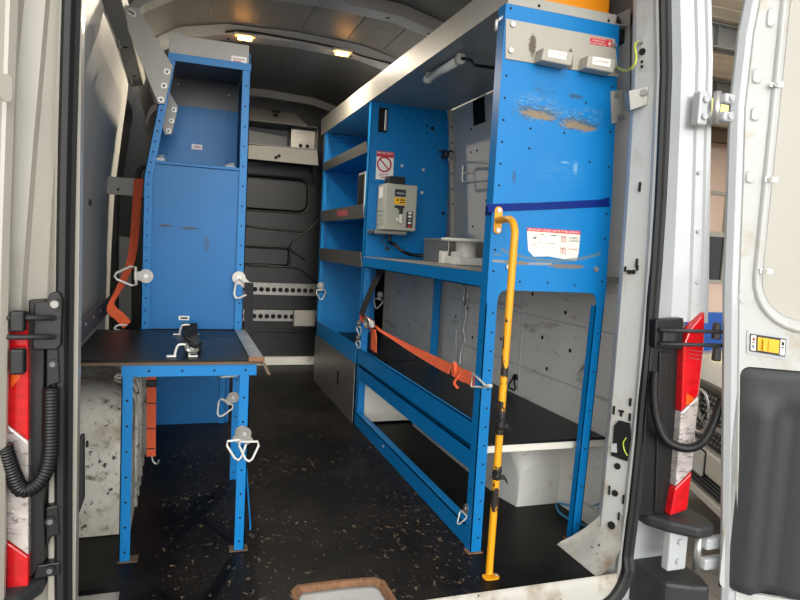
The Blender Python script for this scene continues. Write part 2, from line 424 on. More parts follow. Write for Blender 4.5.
for px, py, r in ((618, 466, .010), (615.5, 493, .010), (612, 525, .012), (643, 52, .010), (642.5, 62, .004), (642.5, 67, .004), (630, 272, .007), (634, 272, .007)):
    c = phit(px, py); mb.disc(c+PN*.003, PN, r, 1, 14, .003)
# latch opening
tt = PT
pts = [phit(px, py)+PN*.004 for px, py in ((615, 425), (620, 420), (631, 423), (632, 440), (628, 461), (612, 455), (614, 440))]
mb.prism(pts, PN*.004, 1)
for a, b in (((636, 208), (640, 219)), ((634.5, 342), (638, 362))):
    pass
w = struct(mb.build('trim_4', ['van_grimy', 'hole']), 'white right rear pillar with slots, round holes and a latch opening', 'pillar')
mb = MB()
c = phit(616, 447)+PN*.010
mb.prism([phit(px, py)+PN*.007 for px, py in ((613, 443), (618, 443), (618, 452), (612, 451))], PN*.004, 0)
mb.build('latch_tab', ['van_white'], w)
mb = MB(); mb.tube(smooth_path([phit(px, py)+PN*.012 for px, py in ((628, 437), (625, 442), (626, 449), (629, 455))]), .002)
mb.build('latch_wire', ['wire'], w)
mb = pillar(False)
mb.disc((-.195, 1.575, 1.02), (1, -.2, 0), .008, 1); mb.disc((-.195, 1.575, .47), (1, -.2, 0), .008, 1)
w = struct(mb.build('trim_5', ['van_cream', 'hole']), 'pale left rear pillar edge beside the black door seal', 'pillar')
mb = MB()
a = [at(px, py, y=1.56) for px, py in ((76, 442), (80, 436), (84, 435), (84, 500), (79, 514), (75, 514))]
mb.prism(a, (0, .02, 0), 0, .004); mb.build('rubber_stop', ['black'], w)
# fillets at the pillar feet
mb = MB()
rings = []
for y, xe, zt in ((1.536, 1.302, .17), (1.55, 1.302, .17), (1.58, 1.294, .17), (1.61, 1.280, .17), (1.64, 1.272, .13), (1.68, 1.258, .08), (1.72, 1.236, .035), (1.748, 1.215, .006)):
    rings.append([(1.203, y, .0015)]+[(1.205+(xe-1.205)*math.sin(a), y, .002+zt*(1-math.cos(a))) for a in [PI/2*i/8 for i in range(1, 9)]])
mb.loft(rings, smooth=True)
struct(mb.build('trim_6', ['sill_grimy']), 'white curved foot joining the floor and right pillar', 'trim')
# outer rear corner of the body, right and left
OX = [(-.2, 1.575), (.15, 1.549), (.5, 1.525), (.85, 1.497), (1.29, 1.452), (1.54, 1.43), (1.7, 1.405), (1.9, 1.37)]
def corner(sideR):
    fx = (lambda x: x) if sideR else (lambda x: mirror(x)+.02)
    mb = MB()
    def ring(z, lowz):
        o = interp(OX, z); d = interp(DXT, z)
        i0 = 1.345+d
        w = o-i0
        if sideR: return [(fx(q[0]), q[1], z) for q in ((i0, 1.555), (i0+w*.12, 1.575), (i0+w*.28, 1.545), (i0+w*.33, 1.535), (i0+w*.62, 1.518), (i0+w*.66, 1.510), (i0+w*.82, 1.503), (i0+w*.86, 1.496), (o-.006, 1.492), (o, 1.50), (o+.035, 1.56), (o+.06, 1.70), (o+.065, 5.2))]
        return [(fx(q[0]), q[1], z) for q in ((i0, 1.555), (i0+w*.10, 1.575), (i0+w*.22, 1.548), (i0+w*.45, 1.535), (i0+w*.50, 1.522), (i0+w*.80, 1.512), (i0+w*.84, 1.503), (o-.006, 1.492), (o, 1.50), (o+.035, 1.56), (o+.06, 1.70), (o+.065, 5.2))]
    mb.loft([ring(z, 0) for z in (.78, .85, 1.0, 1.135, 1.29, 1.4, 1.54, 1.7, 1.9, 2.1)], smooth=False, flip=not sideR)
    def ring2(z):
        o = interp(OX, z); d = interp(DXT, z); i0 = 1.345+d
        return [(fx(q[0]), q[1], z) for q in ((i0, 1.555), (i0+.03, 1.585), (o-.03, 1.585), (o+.01, 1.60), (o+.06, 1.70), (o+.065, 5.2))]
    mb.loft([ring2(z) for z in (-.30, .15, .5, .78)], flip=not sideR)
    z = .78; o = interp(OX, z); i0 = 1.345
    mb.add([(fx(x), y, .78) for x, y in ((i0, 1.555), (o-.006, 1.492), (o+.035, 1.56), (o+.05, 1.62), (i0, 1.60))], [[0, 1, 2, 3, 4]] if not sideR else [[4, 3, 2, 1, 0]])
    return mb
mb = corner(True)
for z in (1.05, .90, 1.22):
    mb.disc((1.46-(z-.85)*.10, 1.505, z), (0, -1, 0), .006, 0, 10, .003)
struct(mb.build('trim_7', ['van_white']), 'white outer rear body corner right of the opening', 'body corner')
mb = corner(False)
mb.box((-.266, 1.533, -.10), (-.226, 1.56, .79), .004)
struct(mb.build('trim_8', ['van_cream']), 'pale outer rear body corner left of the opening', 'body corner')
# door seal: one loop round the opening
mb = MB()
def sealx(z): return 1.322+interp(DXT, z)
path = []
for z in (1.9, 1.7, 1.5, 1.3, 1.135, .95, .7, .4, .2, .06): path.append(Vector((sealx(z), 1.527, z)))
for a in (10, 20, 30, 40, 50, 60, 70, 80, 90):
    t = math.radians(a); path.append(Vector((sealx(.06)-.12+.12*math.cos(t), 1.515, .045-.14*math.sin(t))))
l = [Vector((mirror(p.x-.7*interp(DXT, p.z)), p.y, p.z)) for p in path][::-1]
path = path + [Vector((.9, 1.505, -.098)), Vector((.3, 1.505, -.098))] + l
top = [Vector((-.10, 1.527, 2.0)), Vector((CX, 1.527, 2.03)), Vector((1.19, 1.527, 2.0))]
path = path + top
k = len(path); rings = []
for i, p in enumerate(path):
    d = (path[(i+1) % k]-path[i-1]).normalized(); sd = d.cross(Vector((0, 1, 0))).normalized()
    pr = [(-.017, .012), (-.019, -.006), (-.011, -.012), (-.006, -.006), (-.001, -.012), (.010, -.014), (.017, -.006), (.017, .012)]
    rings.append([p+sd*a+Vector((0, b, 0)) for a, b in pr])
rings.append(rings[0]); mb.loft(rings, smooth=False, closed=True)
struct(mb.build('trim_9', ['seal']), 'black rubber door seal running round the rear opening', 'seal')
# header over the opening
mb = MB()
mb.box((-.25, 1.53, 1.93), (1.33, 1.75, 2.12), .01)
struct(mb.build('trim_10', ['van_white']), 'white header above the rear opening', 'trim')
# walls
XR = [(0, 1.405), (.9, 1.405), (1.2, 1.385), (1.5, 1.362), (1.75, 1.335)]
def wallx(z): return interp(XR, z)
mb = MB()
zz = [-.02, .3, .6, .90]
mb.loft([[(wallx(z), 1.765, z), (wallx(z), 3.3, z), (wallx(z), 4.42, z)] for z in zz], flip=True)
mb.loft([[(wallx(z), 4.42, z), (wallx(z), 4.95, z)] for z in zz], 3, flip=True)  # far wall strip coloured black, painting the shaded gap past the end panel
mb.loft([[(wallx(z)-.002, 1.765, z), (wallx(z)-.002, 3.3, z), (wallx(z)-.002, 4.95, z)] for z in (.90, 1.05, 1.2, 1.35, 1.5, 1.65, 1.78)], 1, flip=True)
mb.loft([[(wallx(z)+.04, 1.765, z), (wallx(z)+.04, 4.95, z)] for z in (-.02, .9, 1.78)], 1)
for y, z in ((2.75, .80), (2.55, .76), (2.35, .79), (2.98, .66), (2.25, .62), (2.05, .60), (2.1, .74), (2.6, .56), (2.9, .52), (2.2, .50), (3.05, .78), (3.12, .6)):
    mb.disc((1.404, y, z), (-1, 0, 0), .008, 2)
for y in (2.42, 3.0): mb.box((1.403, y-.002, 0.36), (1.4055, y+.002, .88), 0, 1)
for z in (.70, .47): mb.box((1.403, 1.78, z-.0015), (1.4055, 3.2, z+.0015), 0, 1)
for y, z, w_, h_ in ((2.86, 1.62, .08, .14),):
    mb.add([(wallx(zq)-.004, yq, zq) for yq, zq in ((2.80, 1.57), (2.93, 1.57), (2.93, 1.69), (2.80, 1.69))], [[0, 1, 2, 3], [3, 2, 1, 0]], 2)
for y, z in ((2.96, 1.56), (2.7, 1.5), (3.0, 1.3), (2.9, 1.45), (2.62, 1.4), (2.97, 1.45), (2.8, 1.2), (2.65, 1.1), (2.95, 1.08)):
    mb.disc((wallx(z)-.003, y, z), (-1, 0, .08), .007, 2)
struct(mb.build('wall_right', ['wall_white', 'wall_grey', 'hole', 'black_wall']), 'scuffed white and grey metal right van wall', 'wall')
mb = MB()
# pale angle strip where the divider meets the wall
mb.prism([(wallx(z)-.03, 3.17, z) for z in (.9, 1.2, 1.5, 1.69)]+[(wallx(z)-.006, 3.17, z) for z in (1.69, 1.5, 1.2, .9)], (0, .012, 0))
for z in (1.60, 1.52, 1.44, 1.36, 1.28, 1.20, 1.02): mb.disc((wallx(z)-.018, 3.17, z), (0, -1, 0), .007, 1)
struct(mb.build('trim_11', ['grey_coat', 'dark_rail']), 'pale riveted angle strip in the corner of the blue bay', 'trim')
mb = MB()
XL = [(0, -.335), (1.0, -.335), (1.2, -.325), (1.45, -.295), (1.75, -.255)]
YL = [1.67, 2.0, 2.4, 2.8, 3.2, 3.5]
bul = lambda y, z: .006*math.sin(y*5)*math.sin(z*4)
mb.loft([[(interp(XL, z)+bul(y, z), y, z) for y in YL] for z in (0, .3, .6, .9, 1.1, 1.2, 1.32, 1.45, 1.6, 1.72)], smooth=True)
mb.loft([[(interp(XL, z)-.05, y, z) for y in (1.67, 3.5)] for z in (0, 1.2, 1.72)], flip=True)
mb.loft([[(interp(XL, z), 3.5, z), (interp(XL, z)-.05, 3.52, z)] for z in (0, 1.2, 1.45, 1.72)], 1)
struct(mb.build('wall_left', ['lining', 'black_wall']), 'dented grey metal lining on the left van wall', 'wall')
mb = MB()
mb.loft([[(interp(XL, z)-.09, 3.3, z), (interp(XL, z)-.09, 5.0, z)] for z in (-.02, .6, 1.2, 1.45, 1.75, 1.85)])
mb.box((-.42, 3.52, .0), (-.36, 3.60, 1.72)); mb.box((-.42, 4.15, 0), (-.37, 4.22, 1.75))
mb.prism([at(px, py, y=3.6) for px, py in ((119, 236), (131, 238), (131, 320), (119, 318))], (0, .02, 0), 1)
struct(mb.build('trim_12', ['black_wall', 'dark_rail']), 'dark recess in the left wall behind the blue rack', 'wall recess')
mb = MB()   # cant rail above the lining
mb.prism([(-.262, 1.67, 1.70), (-.205, 1.67, 1.715), (-.195, 1.67, 1.75), (-.25, 1.67, 1.78)], (0, 1.95, 0))
for y in (1.9, 2.3, 2.9, 3.4): mb.disc((-.235, y, 1.706), (.1, 0, -1), .009, 1)
struct(mb.build('trim_13', ['grey_coat', 'hole']), 'dark grey rail above the left wall lining', 'rail')
mb = MB()
RF = [(1.34, 1.74), (1.315, 1.82), (1.25, 1.90), (1.12, 1.98), (.90, 2.03), (CX, 2.045)]
RF = RF + [(mirror(x), z) for x, z in RF[::-1][1:]]
mb.loft([[(x, y, z) for x, z in RF] for y in (1.6, 2.4, 3.2, 4.0, 4.95)], smooth=True)
mb.loft([[(x, y, z+.05) for x, z in RF] for y in (1.6, 4.95)], smooth=True, flip=True)
for y0 in (3.20, 4.2):                         # pressed lines in the skin
    for x in (.1, .33, .56, .80, 1.0):
        mb.tube([(x, y0-.18, 2.043-.2*abs(x-CX)**2.2), (x, y0+.18, 2.043-.2*abs(x-CX)**2.2)], .0035, 0, 6)
struct(mb.build('ceiling', ['roof']), 'grey pressed steel van roof between the bows', 'ceiling')
def bow(y, d, h, nm, lab, m='roof_bow'):
    mb = MB()
    rings = []
    for x, z in RF:
        zz = z-.004
        rings.append([(x, y-d, zz), (x, y-d*.7, zz-h), (x, y+d*.7, zz-h), (x, y+d, zz)])
    mb.loft(rings, smooth=False)
    for x in (.0, .2, .42, .62, .85, 1.05):
        mb.disc((x, y-.01, 2.045-.25*abs(x-CX)**2.2-h-.004), (0, 0, -1), .008, 1)
    return struct(mb.build(nm, [m, 'hole']), lab, 'roof bow')
bow(2.84, .07, .045, 'trim_14', 'grey roof bow nearest the rear doors')
bow(3.50, .075, .045, 'trim_15', 'grey roof bow carrying the two lit lamps')
bow(4.86, .05, .05, 'trim_16', 'pale roof bow meeting the bulkhead', 'grey_coat')
# bulkhead
mb = MB(); YB = 4.90
mb.box((-.45, YB, -.02), (1.45, YB+.05, 2.08), 0)
def rr_panel(cx, cz, w, h, r, d=.012, groove=True, m=0):
    o = rrect(w, h, r); i = rrect(w-.03, h-.03, max(r-.015, .01)); n = len(o)
    P = [(cx+a, YB-.001, cz+b) for a, b in o]; Q = [(cx+a, YB-d, cz+b) for a, b in i]
    mb.loft([P[::-1], Q[::-1]], m, False, True, True); mb.add(Q, [list(range(n))], m)
    mb.tube([(cx+a*1.05, YB-.002, cz+b*1.06) for a, b in o], .007, m, 6, True)
rr_panel(.63, 1.30, .55, .25, .07); rr_panel(-.05, 1.30, .5, .25, .07)
rr_panel(.60, .83, .36, .14, .03); rr_panel(.2, .2, .5, .25, .04)
def groove(pts): mb.tube(smooth_path([(x, YB-.001, z) for x, z in pts], 4), .008, 0, 6)
groove([(.40, 1.05), (.85, 1.03), (.93, 1.06), (1.02, 1.16)]); groove([(.9, .82), (.78, .90), (.86, 1.0), (1.05, 1.14)]); groove([(.42, .77), (.82, .75), (.92, .70), (1.04, .62)]); groove([(.42, .92), (.47, .87), (.46, .80)])
groove([(.93, 1.50), (.97, 1.38), (1.03, 1.30)])
for i in range(6): mb.box((.66, YB-.006, .13+i*.022), (.95, YB+.001, .14+i*.022), .002)
mb.box((.35, YB-.03, .255), (1.2, YB, .275), .004)
struct(mb.build('wall_front', ['black_wall']), 'black moulded bulkhead at the front of the load bay', 'bulkhead')
mb = MB(); mb.box((.35, 4.85, .002), (1.30, 4.9, .062), .004)
struct(mb.build('trim_17', ['wall_white']), 'white strip along the foot of the bulkhead', 'trim')

# wheel arches
mb = MB()
rings = []
for y, hh, ww in ((2.10, .0, -.165), (2.105, .10, -.158), (2.115, .22, -.155), (2.14, .33, -.158), (2.20, .42, -.165), (2.30, .465, -.17)):
    rings.append((y, hh, ww))
sect = []
for y, hh, ww in rings: pass
def arch_ring(y, h):
    r = min(.10, h*.6+.002)
    out = [(-.335, y, h)]
    for i in range(7):
        a = PI/2*i/6
        out.append((-.138-r+r*math.sin(a), y, h-r+r*math.cos(a)))
    out.append((-.135, y, 0))
    return out
hs = [(2.12, .002), (2.121, .15), (2.126, .25), (2.14, .34), (2.165, .405), (2.21, .44), (2.30, .455), (2.6, .46), (3.0, .46), (3.25, .45), (3.4, .38), (3.46, .2), (3.48, .003)]
mb.loft([arch_ring(y, h) for y, h in hs], smooth=True, flip=True)
for y in (2.34, 2.44, 2.54, 2.64, 2.76, 2.9, 3.05):
    mb.tube([(p[0]+.002, y, p[2]) for p in arch_ring(y, .458)[2:]], .008, 0, 6)
tag(mb.build('wheel_arch', ['arch']), 'dirty grey steel wheel arch beneath the left worktop', 'wheel arch', kind='structure')
mb = MB()
def arch_r(y, h):
    r = min(.07, h*.6+.002); out = [(1.41, y, h)]
    for i in range(7):
        a = PI/2*i/6; out.append((1.205+r-r*math.sin(a)+max(0, 2.17-y)*.2, y, h-r+r*math.cos(a)))
    return out
hs = [(2.055, .16), (2.075, .21), (2.11, .25), (2.17, .285), (2.28, .30), (2.9, .30), (3.1, .2), (3.15, .003)]
mb.loft([arch_r(y, h) for y, h in hs], smooth=True)
mb.loft([[(1.205+max(0, 2.17-y)*.2, y, max(.001, h-min(.07, h*.6+.002))), (1.2+max(0, 2.17-y)*.2, y, 0)] for y, h in hs], 0)
f0 = arch_r(2.055, .16); mb.add(f0+[(1.223, 2.055, 0), (1.41, 2.055, 0)], [list(range(len(f0)+2))])
tag(mb.build('wheel_arch', ['arch_white', 'rubber']), 'white wheel arch below the lower shelf of the right rack', 'wheel arch', kind='structure')


def holes(mb, pts, nrm, r=.0034, m=1):
    for p in pts: mb.disc(p, nrm, r, m, 8, .0008)
def post(mb, x, y, z0, z1, wx, dy, t=.003, sx=1):
    """angle iron: front flange wx along sx*x, side flange dy going back"""
    mb.box((x, y, z0), (x+sx*wx, y+t, z1)); mb.box((x, y, z0), (x+sx*t, y+dy, z1))
def tie_ring(parent, c, nrm, xd, s=1., tilt=.35, swing=0.):
    """bolted plate with a triangular D ring hanging from it"""
    c, nrm, xd = Vector(c), Vector(nrm).normalized(), Vector(xd).normalized()
    dn = nrm.cross(xd); dn = dn if dn.z < 0 else -dn
    mb = MB(); mb.cyl(c-nrm*.001, c+nrm*.003, .019*s, 0, 16); mb.cyl(c+nrm*.003, c+nrm*.007, .006*s, 1, 8)
    lug = c+xd*.016*s
    mb.box((0, 0, 0), (1, 1, 1), 0, 0, Matrix.Translation(lug-dn*(-.012*s)-dn*.024*s-nrm*.001) @ Matrix((xd*.014*s, dn*.024*s, nrm*.007)).transposed().to_4x4())
    pl = mb.build('ring_plate', ['alu', 'steel'], parent)
    h = c+xd*.025*s+nrm*.005
    A = h-dn*.012*s; 
    d1 = (xd*math.cos(tilt)+dn*math.sin(tilt)); d1 = (d1*math.cos(swing)+nrm*math.sin(swing)).normalized()
    side = nrm.cross(d1).normalized()
    tri = [h-side*.024*s, h+side*.024*s, h+d1*.012*s+side*.026*s, h+d1*.048*s+side*.009*s, h+d1*.054*s, h+d1*.048*s-side*.009*s, h+d1*.012*s-side*.026*s]
    mb = MB(); mb.tube(tri, .0034*s, 0, 8, True); mb.build('ring', ['white_steel'], pl)
    return pl

# ------------------------------------------------------------------ LEFT RACK
R1 = empty('steel_rack', (.05, 2.6, 0), 'narrow blue steel rack with upper cabinet, standing at left wall', 'rack')
def leftleg(x, y, z0, z1, sx, name='leg', par=R1, dy=.028):
    mb = MB(); post(mb, x, y, z0, z1, .030, dy, .003, sx)
    holes(mb, [(x+sx*.016, y, z) for z in [z0+.03+i*.075 for i in range(int((z1-z0-.04)/.075)+1)]], (0, -1, 0))
    return mb.build(name, ['blue', 'hole'], par)
leftleg(-.152, 1.93, .001, .582, 1); leftleg(.204, 1.93, .001, .582, -1)
# foot plates
for x0 in (-.155, .16): MB().box((x0, 1.925, .0005), (x0+.055, 1.965, .004)).build('foot_plate', ['ply'], R1)
mb = MB(); mb.box((-.152, 1.926, .550), (.222, 1.93, .583)); mb.box((-.152, 1.93, .579), (.222, 1.96, .583))
holes(mb, [(-.08+i*.09, 1.926, .566) for i in range(4)], (0, -1, 0)); mb.build('front_rail', ['blue', 'hole'], R1)
for x in (-.15, .217):
    mb = MB(); mb.box((x, 1.96, .548), (x+.003, 3.35, .583)); mb.build('side_rail', ['blue'], R1)
leftleg(.232, 2.53, .001, 1.60, -1, 'post')
mb = MB()   # left front post with the kink
yy = 2.53
for a, b in (((-.137, 0.602), (-.137, 1.16)), ((-.137, 1.16), (-.062, 1.615))):
    (x0, z0), (x1, z1) = a, b
    mb.prism([(x0, yy, z0), (x0+.03, yy, z0), (x1+.03, yy, z1), (x1, yy, z1)], (0, .003, 0))
    mb.prism([(x0, yy, z0), (x0+.003, yy, z0), (x1+.003, yy, z1), (x1, yy, z1)], (0, .03, 0))
    holes(mb, [(x0+.015+(x1-x0)*(i+.5)/12, yy, z0+(z1-z0)*(i+.5)/12) for i in range(12)], (0, -1, 0))
mb.build('post', ['blue', 'hole'], R1)
leftleg(-.137, 3.33, .602, 1.16, 1, 'post'); leftleg(.232, 3.33, .001, 1.6, -1, 'post')
mb = MB()
mb.prism([(-.105, 2.545, .602), (.203, 2.545, .602), (.203, 2.545, 1.222), (-.107, 2.545, 1.224)], (0, .004, 0))
mb.box((-.107, 2.536, 1.214), (.203, 2.549, 1.226), .002)
for x in (-.107, .2): mb.box((x, 2.538, .602), (x+.004, 2.55, 1.22))
pnl = mb.build('front_panel', ['blue_panel'], R1)
def latch(x, z):
    mb = MB(); mb.box((x-.02, 2.55, z), (x+.02, 2.575, z+.018), .003); mb.cyl((x-.012, 2.56, z+.018), (x+.014, 2.55, z+.024), .005)
    mb.build('panel_catch', ['dark_underside'], pnl)
latch(-.085, 1.222); latch(.168, 1.216)
mb = MB(); mb.prism([(-.13, 2.95, .60), (.222, 2.95, .60), (.222, 2.95, 1.51), (-.075, 2.95, 1.51), (-.13, 2.95, 1.2)], (0, .004, 0))
holes(mb, [(-.07, 2.95, 1.30), (.18, 2.95, 1.29), (.18, 2.95, 1.48), (-.06, 2.95, 1.45)], (0, -1, 0)); mb.build('back_panel', ['blue', 'hole'], R1)
mb = MB(); mb.prism([(-.085, 2.955, 1.49), (.222, 2.955, 1.49), (.222, 2.955, 1.66), (-.055, 2.955, 1.66)], (0, .004, 0))
holes(mb, [(-.03, 2.955, 1.60), (.18, 2.955, 1.58)], (0, -1, 0), .004); mb.build('upper_back_panel', ['dark_rail', 'white'], R1)
mb = MB(); mb.box((.228, 2.56, .60), (.232, 3.35, 1.66)); mb.build('side_panel', ['blue'], R1)
mb = MB()
mb.prism([(-.137, 2.56, .6), (-.137, 2.56, 1.16), (-.062, 2.56, 1.61), (-.062, 3.35, 1.61), (-.137, 3.35, 1.16), (-.137, 3.35, .6)][0:3]+[(-.058, 2.56, 1.61), (-.133, 2.56, 1.16), (-.133, 2.56, .6)], (0, .79, 0))
mb.build('side_panel', ['blue'], R1)
mb = MB(); mb.box((-.062, 2.526, 1.588), (.232, 2.53, 1.614)); mb.box((-.062, 2.53, 1.61), (.232, 2.56, 1.614)); mb.build('top_rail', ['blue'], R1)
mb = MB(); mb.box((-.06, 2.53, 1.614), (.222, 2.536, 1.682), .002); mb.box((-.06, 2.5365, 1.655), (.222, 3.35, 1.659)); mb.build('top_fascia', ['grey_coat'], R1)
mb = MB(); mb.box((-.05, 2.56, 1.628), (.22, 3.35, 1.632)); mb.build('cabinet_roof', ['dark_rail'], R1)
mb = MB(); mb.box((-.13, 3.345, .001), (.25, 3.35, .60)); holes(mb, [(x, 3.345, z) for x in (-.07, .2) for z in (.08, .3)], (0, -1, 0)); mb.build('lower_back_panel', ['blue_panel', 'hole'], R1)
mb = MB()
mb.prism([at(px, py, y=2.522) for px, py in ((125, 5), (138, 8), (173, 66), (165, 104), (158, 104), (128, 30))], (0, .005, 0), 0, .0015)
for px, py in ((167, 72), (164, 86), (161, 100), (130, 12), (133, 14)):
    c = at(px, py, y=2.522); mb.cyl(c+Vector((0, -.006, 0)), c, .0105, 1, 12); mb.cyl(c+Vector((0, -.009, 0)), c, .006, 2, 8)
mb.build('wall_bracket', ['grey_coat', 'white_steel', 'dark_rail'], R1)
mb = MB()
mb.prism([at(px, py, y=2.72) for px, py in ((146, 60), (153, 62), (178, 107), (172, 134), (165, 135), (150, 90))], (0, .005, 0), 0, .0015)
for px, py in ((174, 110), (171.5, 121), (168.5, 131)):
    c = at(px, py, y=2.72); mb.cyl(c+Vector((0, -.006, 0)), c, .0095, 1, 12); mb.cyl(c+Vector((0, -.009, 0)), c, .005, 2, 8)
mb.build('wall_bracket', ['grey_coat', 'white_steel', 'dark_rail'], R1)
mb = MB(); mb.box((-.33, 3.2, 1.125), (-.13, 3.21, 1.205), .002); mb.disc((-.28, 3.2, 1.15), (0, -1, 0), .006, 1); mb.build('wall_bar', ['grey_coat', 'hole'], R1)
mb = MB(); mb.box((-.30, 2.12, .604), (-.292, 3.1, .672), .002); holes(mb, [(-.292, 2.3+.2*i, .65) for i in range(4)], (1, 0, 0), .006); mb.build('edge_upstand', ['dark_rail', 'white'], R1)
tie_ring(R1, (-.122, 2.528, .80), (0, -1, 0), (-1, 0, 0), 1.35, .05)
tie_ring(R1, (.212, 2.528, .805), (0, -1, 0), (.75, 0, -.66), 1.35, 1.5, .5)
tie_ring(R1, (.205, 2.528, .335), (0, -1, 0), (-.8, 0, -.6), 1.15, .4, .3)
tie_ring(R1, (.186, 1.928, .375), (0, -1, 0), (-.6, 0, -.8), 1.1, .75, .2)
tie_ring(R1, (.192, 1.922, .372), (0, -1, 0), (.5, 0, -.86), 1.1, .55, .55)
tie_ring(R1, (.10, 2.0, .545), (0, -.5, -.8), (1, 0, 0), 1.0, .3)
tie_ring(R1, (-.10, 2.0, .545), (0, -.5, -.8), (-1, 0, 0), 1.0, .3)
mb = MB(); mb.prism([(.222, 1.96, .05), (.226, 1.96, .05), (.226, 1.96, .066), (.222, 1.96, .066)], (0, .60, .42)); mb.build('brace', ['blue'], R1)

mb = MB(); mb.box((-.13, 2.57, .584), (.222, 3.325, .60)); mb.build('deck', ['rubber'], R1)
# worktop
W1 = empty('worktop', (-.01, 2.55, .584), 'black rubber-topped worktop with wood edge on the left rack', 'worktop')
mb = MB(); mb.box((-.285, 1.918, .593), (.240, 2.524, .600), .001); mb.build('rubber_mat', ['rubber'], W1)
mb = MB(); mb.box((-.285, 1.92, .584), (.240, 2.524, .593)); mb.build('board', ['ply'], W1)
mb = MB(); mb.box((.200, 1.916, .6005), (.241, 2.50, .607), .002)
for y in (2.0, 2.2, 2.4): mb.box((.206, y-.09, .6072), (.235, y+.09, .6078), 0, 0)
mb.box((.196, 1.908, .594), (.243, 1.918, .608), .002, 1)
mb.build('edge_strip', ['dark_underside', 'wood_edge'], W1)
mb = MB(); mb.prism([(.236, 1.91, .592), (.244, 1.91, .592), (.262, 1.90, .556), (.252, 1.90, .556)], (0, .006, 0)); mb.build('splinter', ['ply'], W1)
def pull(y, x0=-.018, x1=.036):
    mb = MB(); r = .004
    mb.tube(smooth_path([(x0, y, .603), (x0+.002, y, .616), (x0+.008, y, .633), (x0+.016, y, .637), (x1-.016, y, .637), (x1-.008, y, .633), (x1-.002, y, .616), (x1, y, .603)], 4), r)
    for x in (x0-.009, x1+.009): mb.box((x-.014, y-.010, .6002), (x+.014, y+.010, .605), .002)
    mb.build('pull_handle', ['white_steel'], W1)
pull(1.965, -.012, .03); pull(2.40, .0, .045)
ST = empty('lashing_strap', (.04, 2.2, .60), 'bunched black strap tied between the two worktop handles', 'strap')
mb = MB()
pth = smooth_path([(.03, 2.41, .64), (.04, 2.36, .625), (.035, 2.25, .612), (.045, 2.12, .61), (.035, 2.02, .615), (.03, 1.975, .638)], 5)
mb.ribbon(pth, None, .006, 0, [(.022+.004*math.sin(i*.9), 0, .008*math.sin(i*.5)) for i in range(len(pth))])
mb.ribbon([p+Vector((.006, 0, .008)) for p in pth[6:]], None, .005, 0, [(.016, 0, .012*math.sin(i*.6)) for i in range(len(pth)-6)])
mb.build('webbing', ['black_web'], ST)
mb = MB(); mb.tube(smooth_path([(.03, 2.03, .622), (.05, 2.0, .62), (.045, 1.965, .615), (.025, 1.95, .622), (.02, 1.97, .635)], 5), .007, 0, 8); mb.box((.018, 1.99, .614), (.05, 2.05, .632), .004)
mb.build('buckle', ['steel'], ST)
# hanging black strap on the right of the rack
mb = MB()
pth = smooth_path([(.248, 2.50, .79), (.252, 2.51, .66), (.256, 2.52, .5), (.25, 2.54, .3), (.236, 2.56, .14), (.215, 2.58, .05)], 6)
mb.ribbon(pth, (.017, 0, 0), .003)
tag(mb.build('webbing_strap', ['black_web']), 'long black strap hanging from the ring on the right post of the left rack', 'strap')
# orange straps at the left
OS = empty('ratchet_strap', (-.2, 2.9, .61), 'orange strap looped over the bar left of the blue cabinet', 'strap')
mb = MB()
px = [(141, 179, 3.17), (138.5, 182, 3.15), (137, 200, 3.05), (134.5, 235, 2.85), (130.5, 262, 2.72), (121, 285, 2.66), (111, 304, 2.62), (113, 311, 2.60), (120, 317, 2.58), (127, 325, 2.545)]
pth = smooth_path([at(a, b, y=c) for a, b, c in px], 5)
n = len(pth)
mb.ribbon(pth, None, .003, 0, [(.021-.010*min(1, i/(n*.6)) if i < n*.6 else .012, .010, .0 if i < n*.55 else .012*min(1, (i-n*.55)/6)) for i in range(n)])
mb.build('webbing', ['orange'], OS)
mb = MB(); h = pth[-1]; mb.tube(smooth_path([h, h+Vector((-.03, -.01, 0)), h+Vector((-.04, -.02, -.012)), h+Vector((-.015, -.03, -.018)), h+Vector((.015, -.03, -.018))], 5), .0035); mb.build('hook', ['white_steel'], OS)
O2 = empty('ratchet_strap', (-.10, 2.62, .03), 'orange strap with hook hanging below the left worktop', 'strap')
mb = MB(); mb.ribbon([(-.098, 2.60, .58), (-.098, 2.60, .40), (-.096, 2.60, .25), (-.094, 2.60, .09)], (.017, 0, 0), .004)
for z in (.30, .20, .12): mb.box((-.113, 2.596, z), (-.08, 2.5985, z+.004), 0, 1)
mb.build('webbing', ['orange', 'tape_black'], O2)
mb = MB(); mb.box((-.118, 2.592, .365), (-.078, 2.61, .395), .004); mb.build('buckle', ['black'], O2)
mb = MB(); mb.tube(smooth_path([(-.092, 2.60, .092), (-.086, 2.598, .07), (-.072, 2.596, .06), (-.064, 2.594, .075)], 5), .004); mb.build('hook', ['steel'], O2)
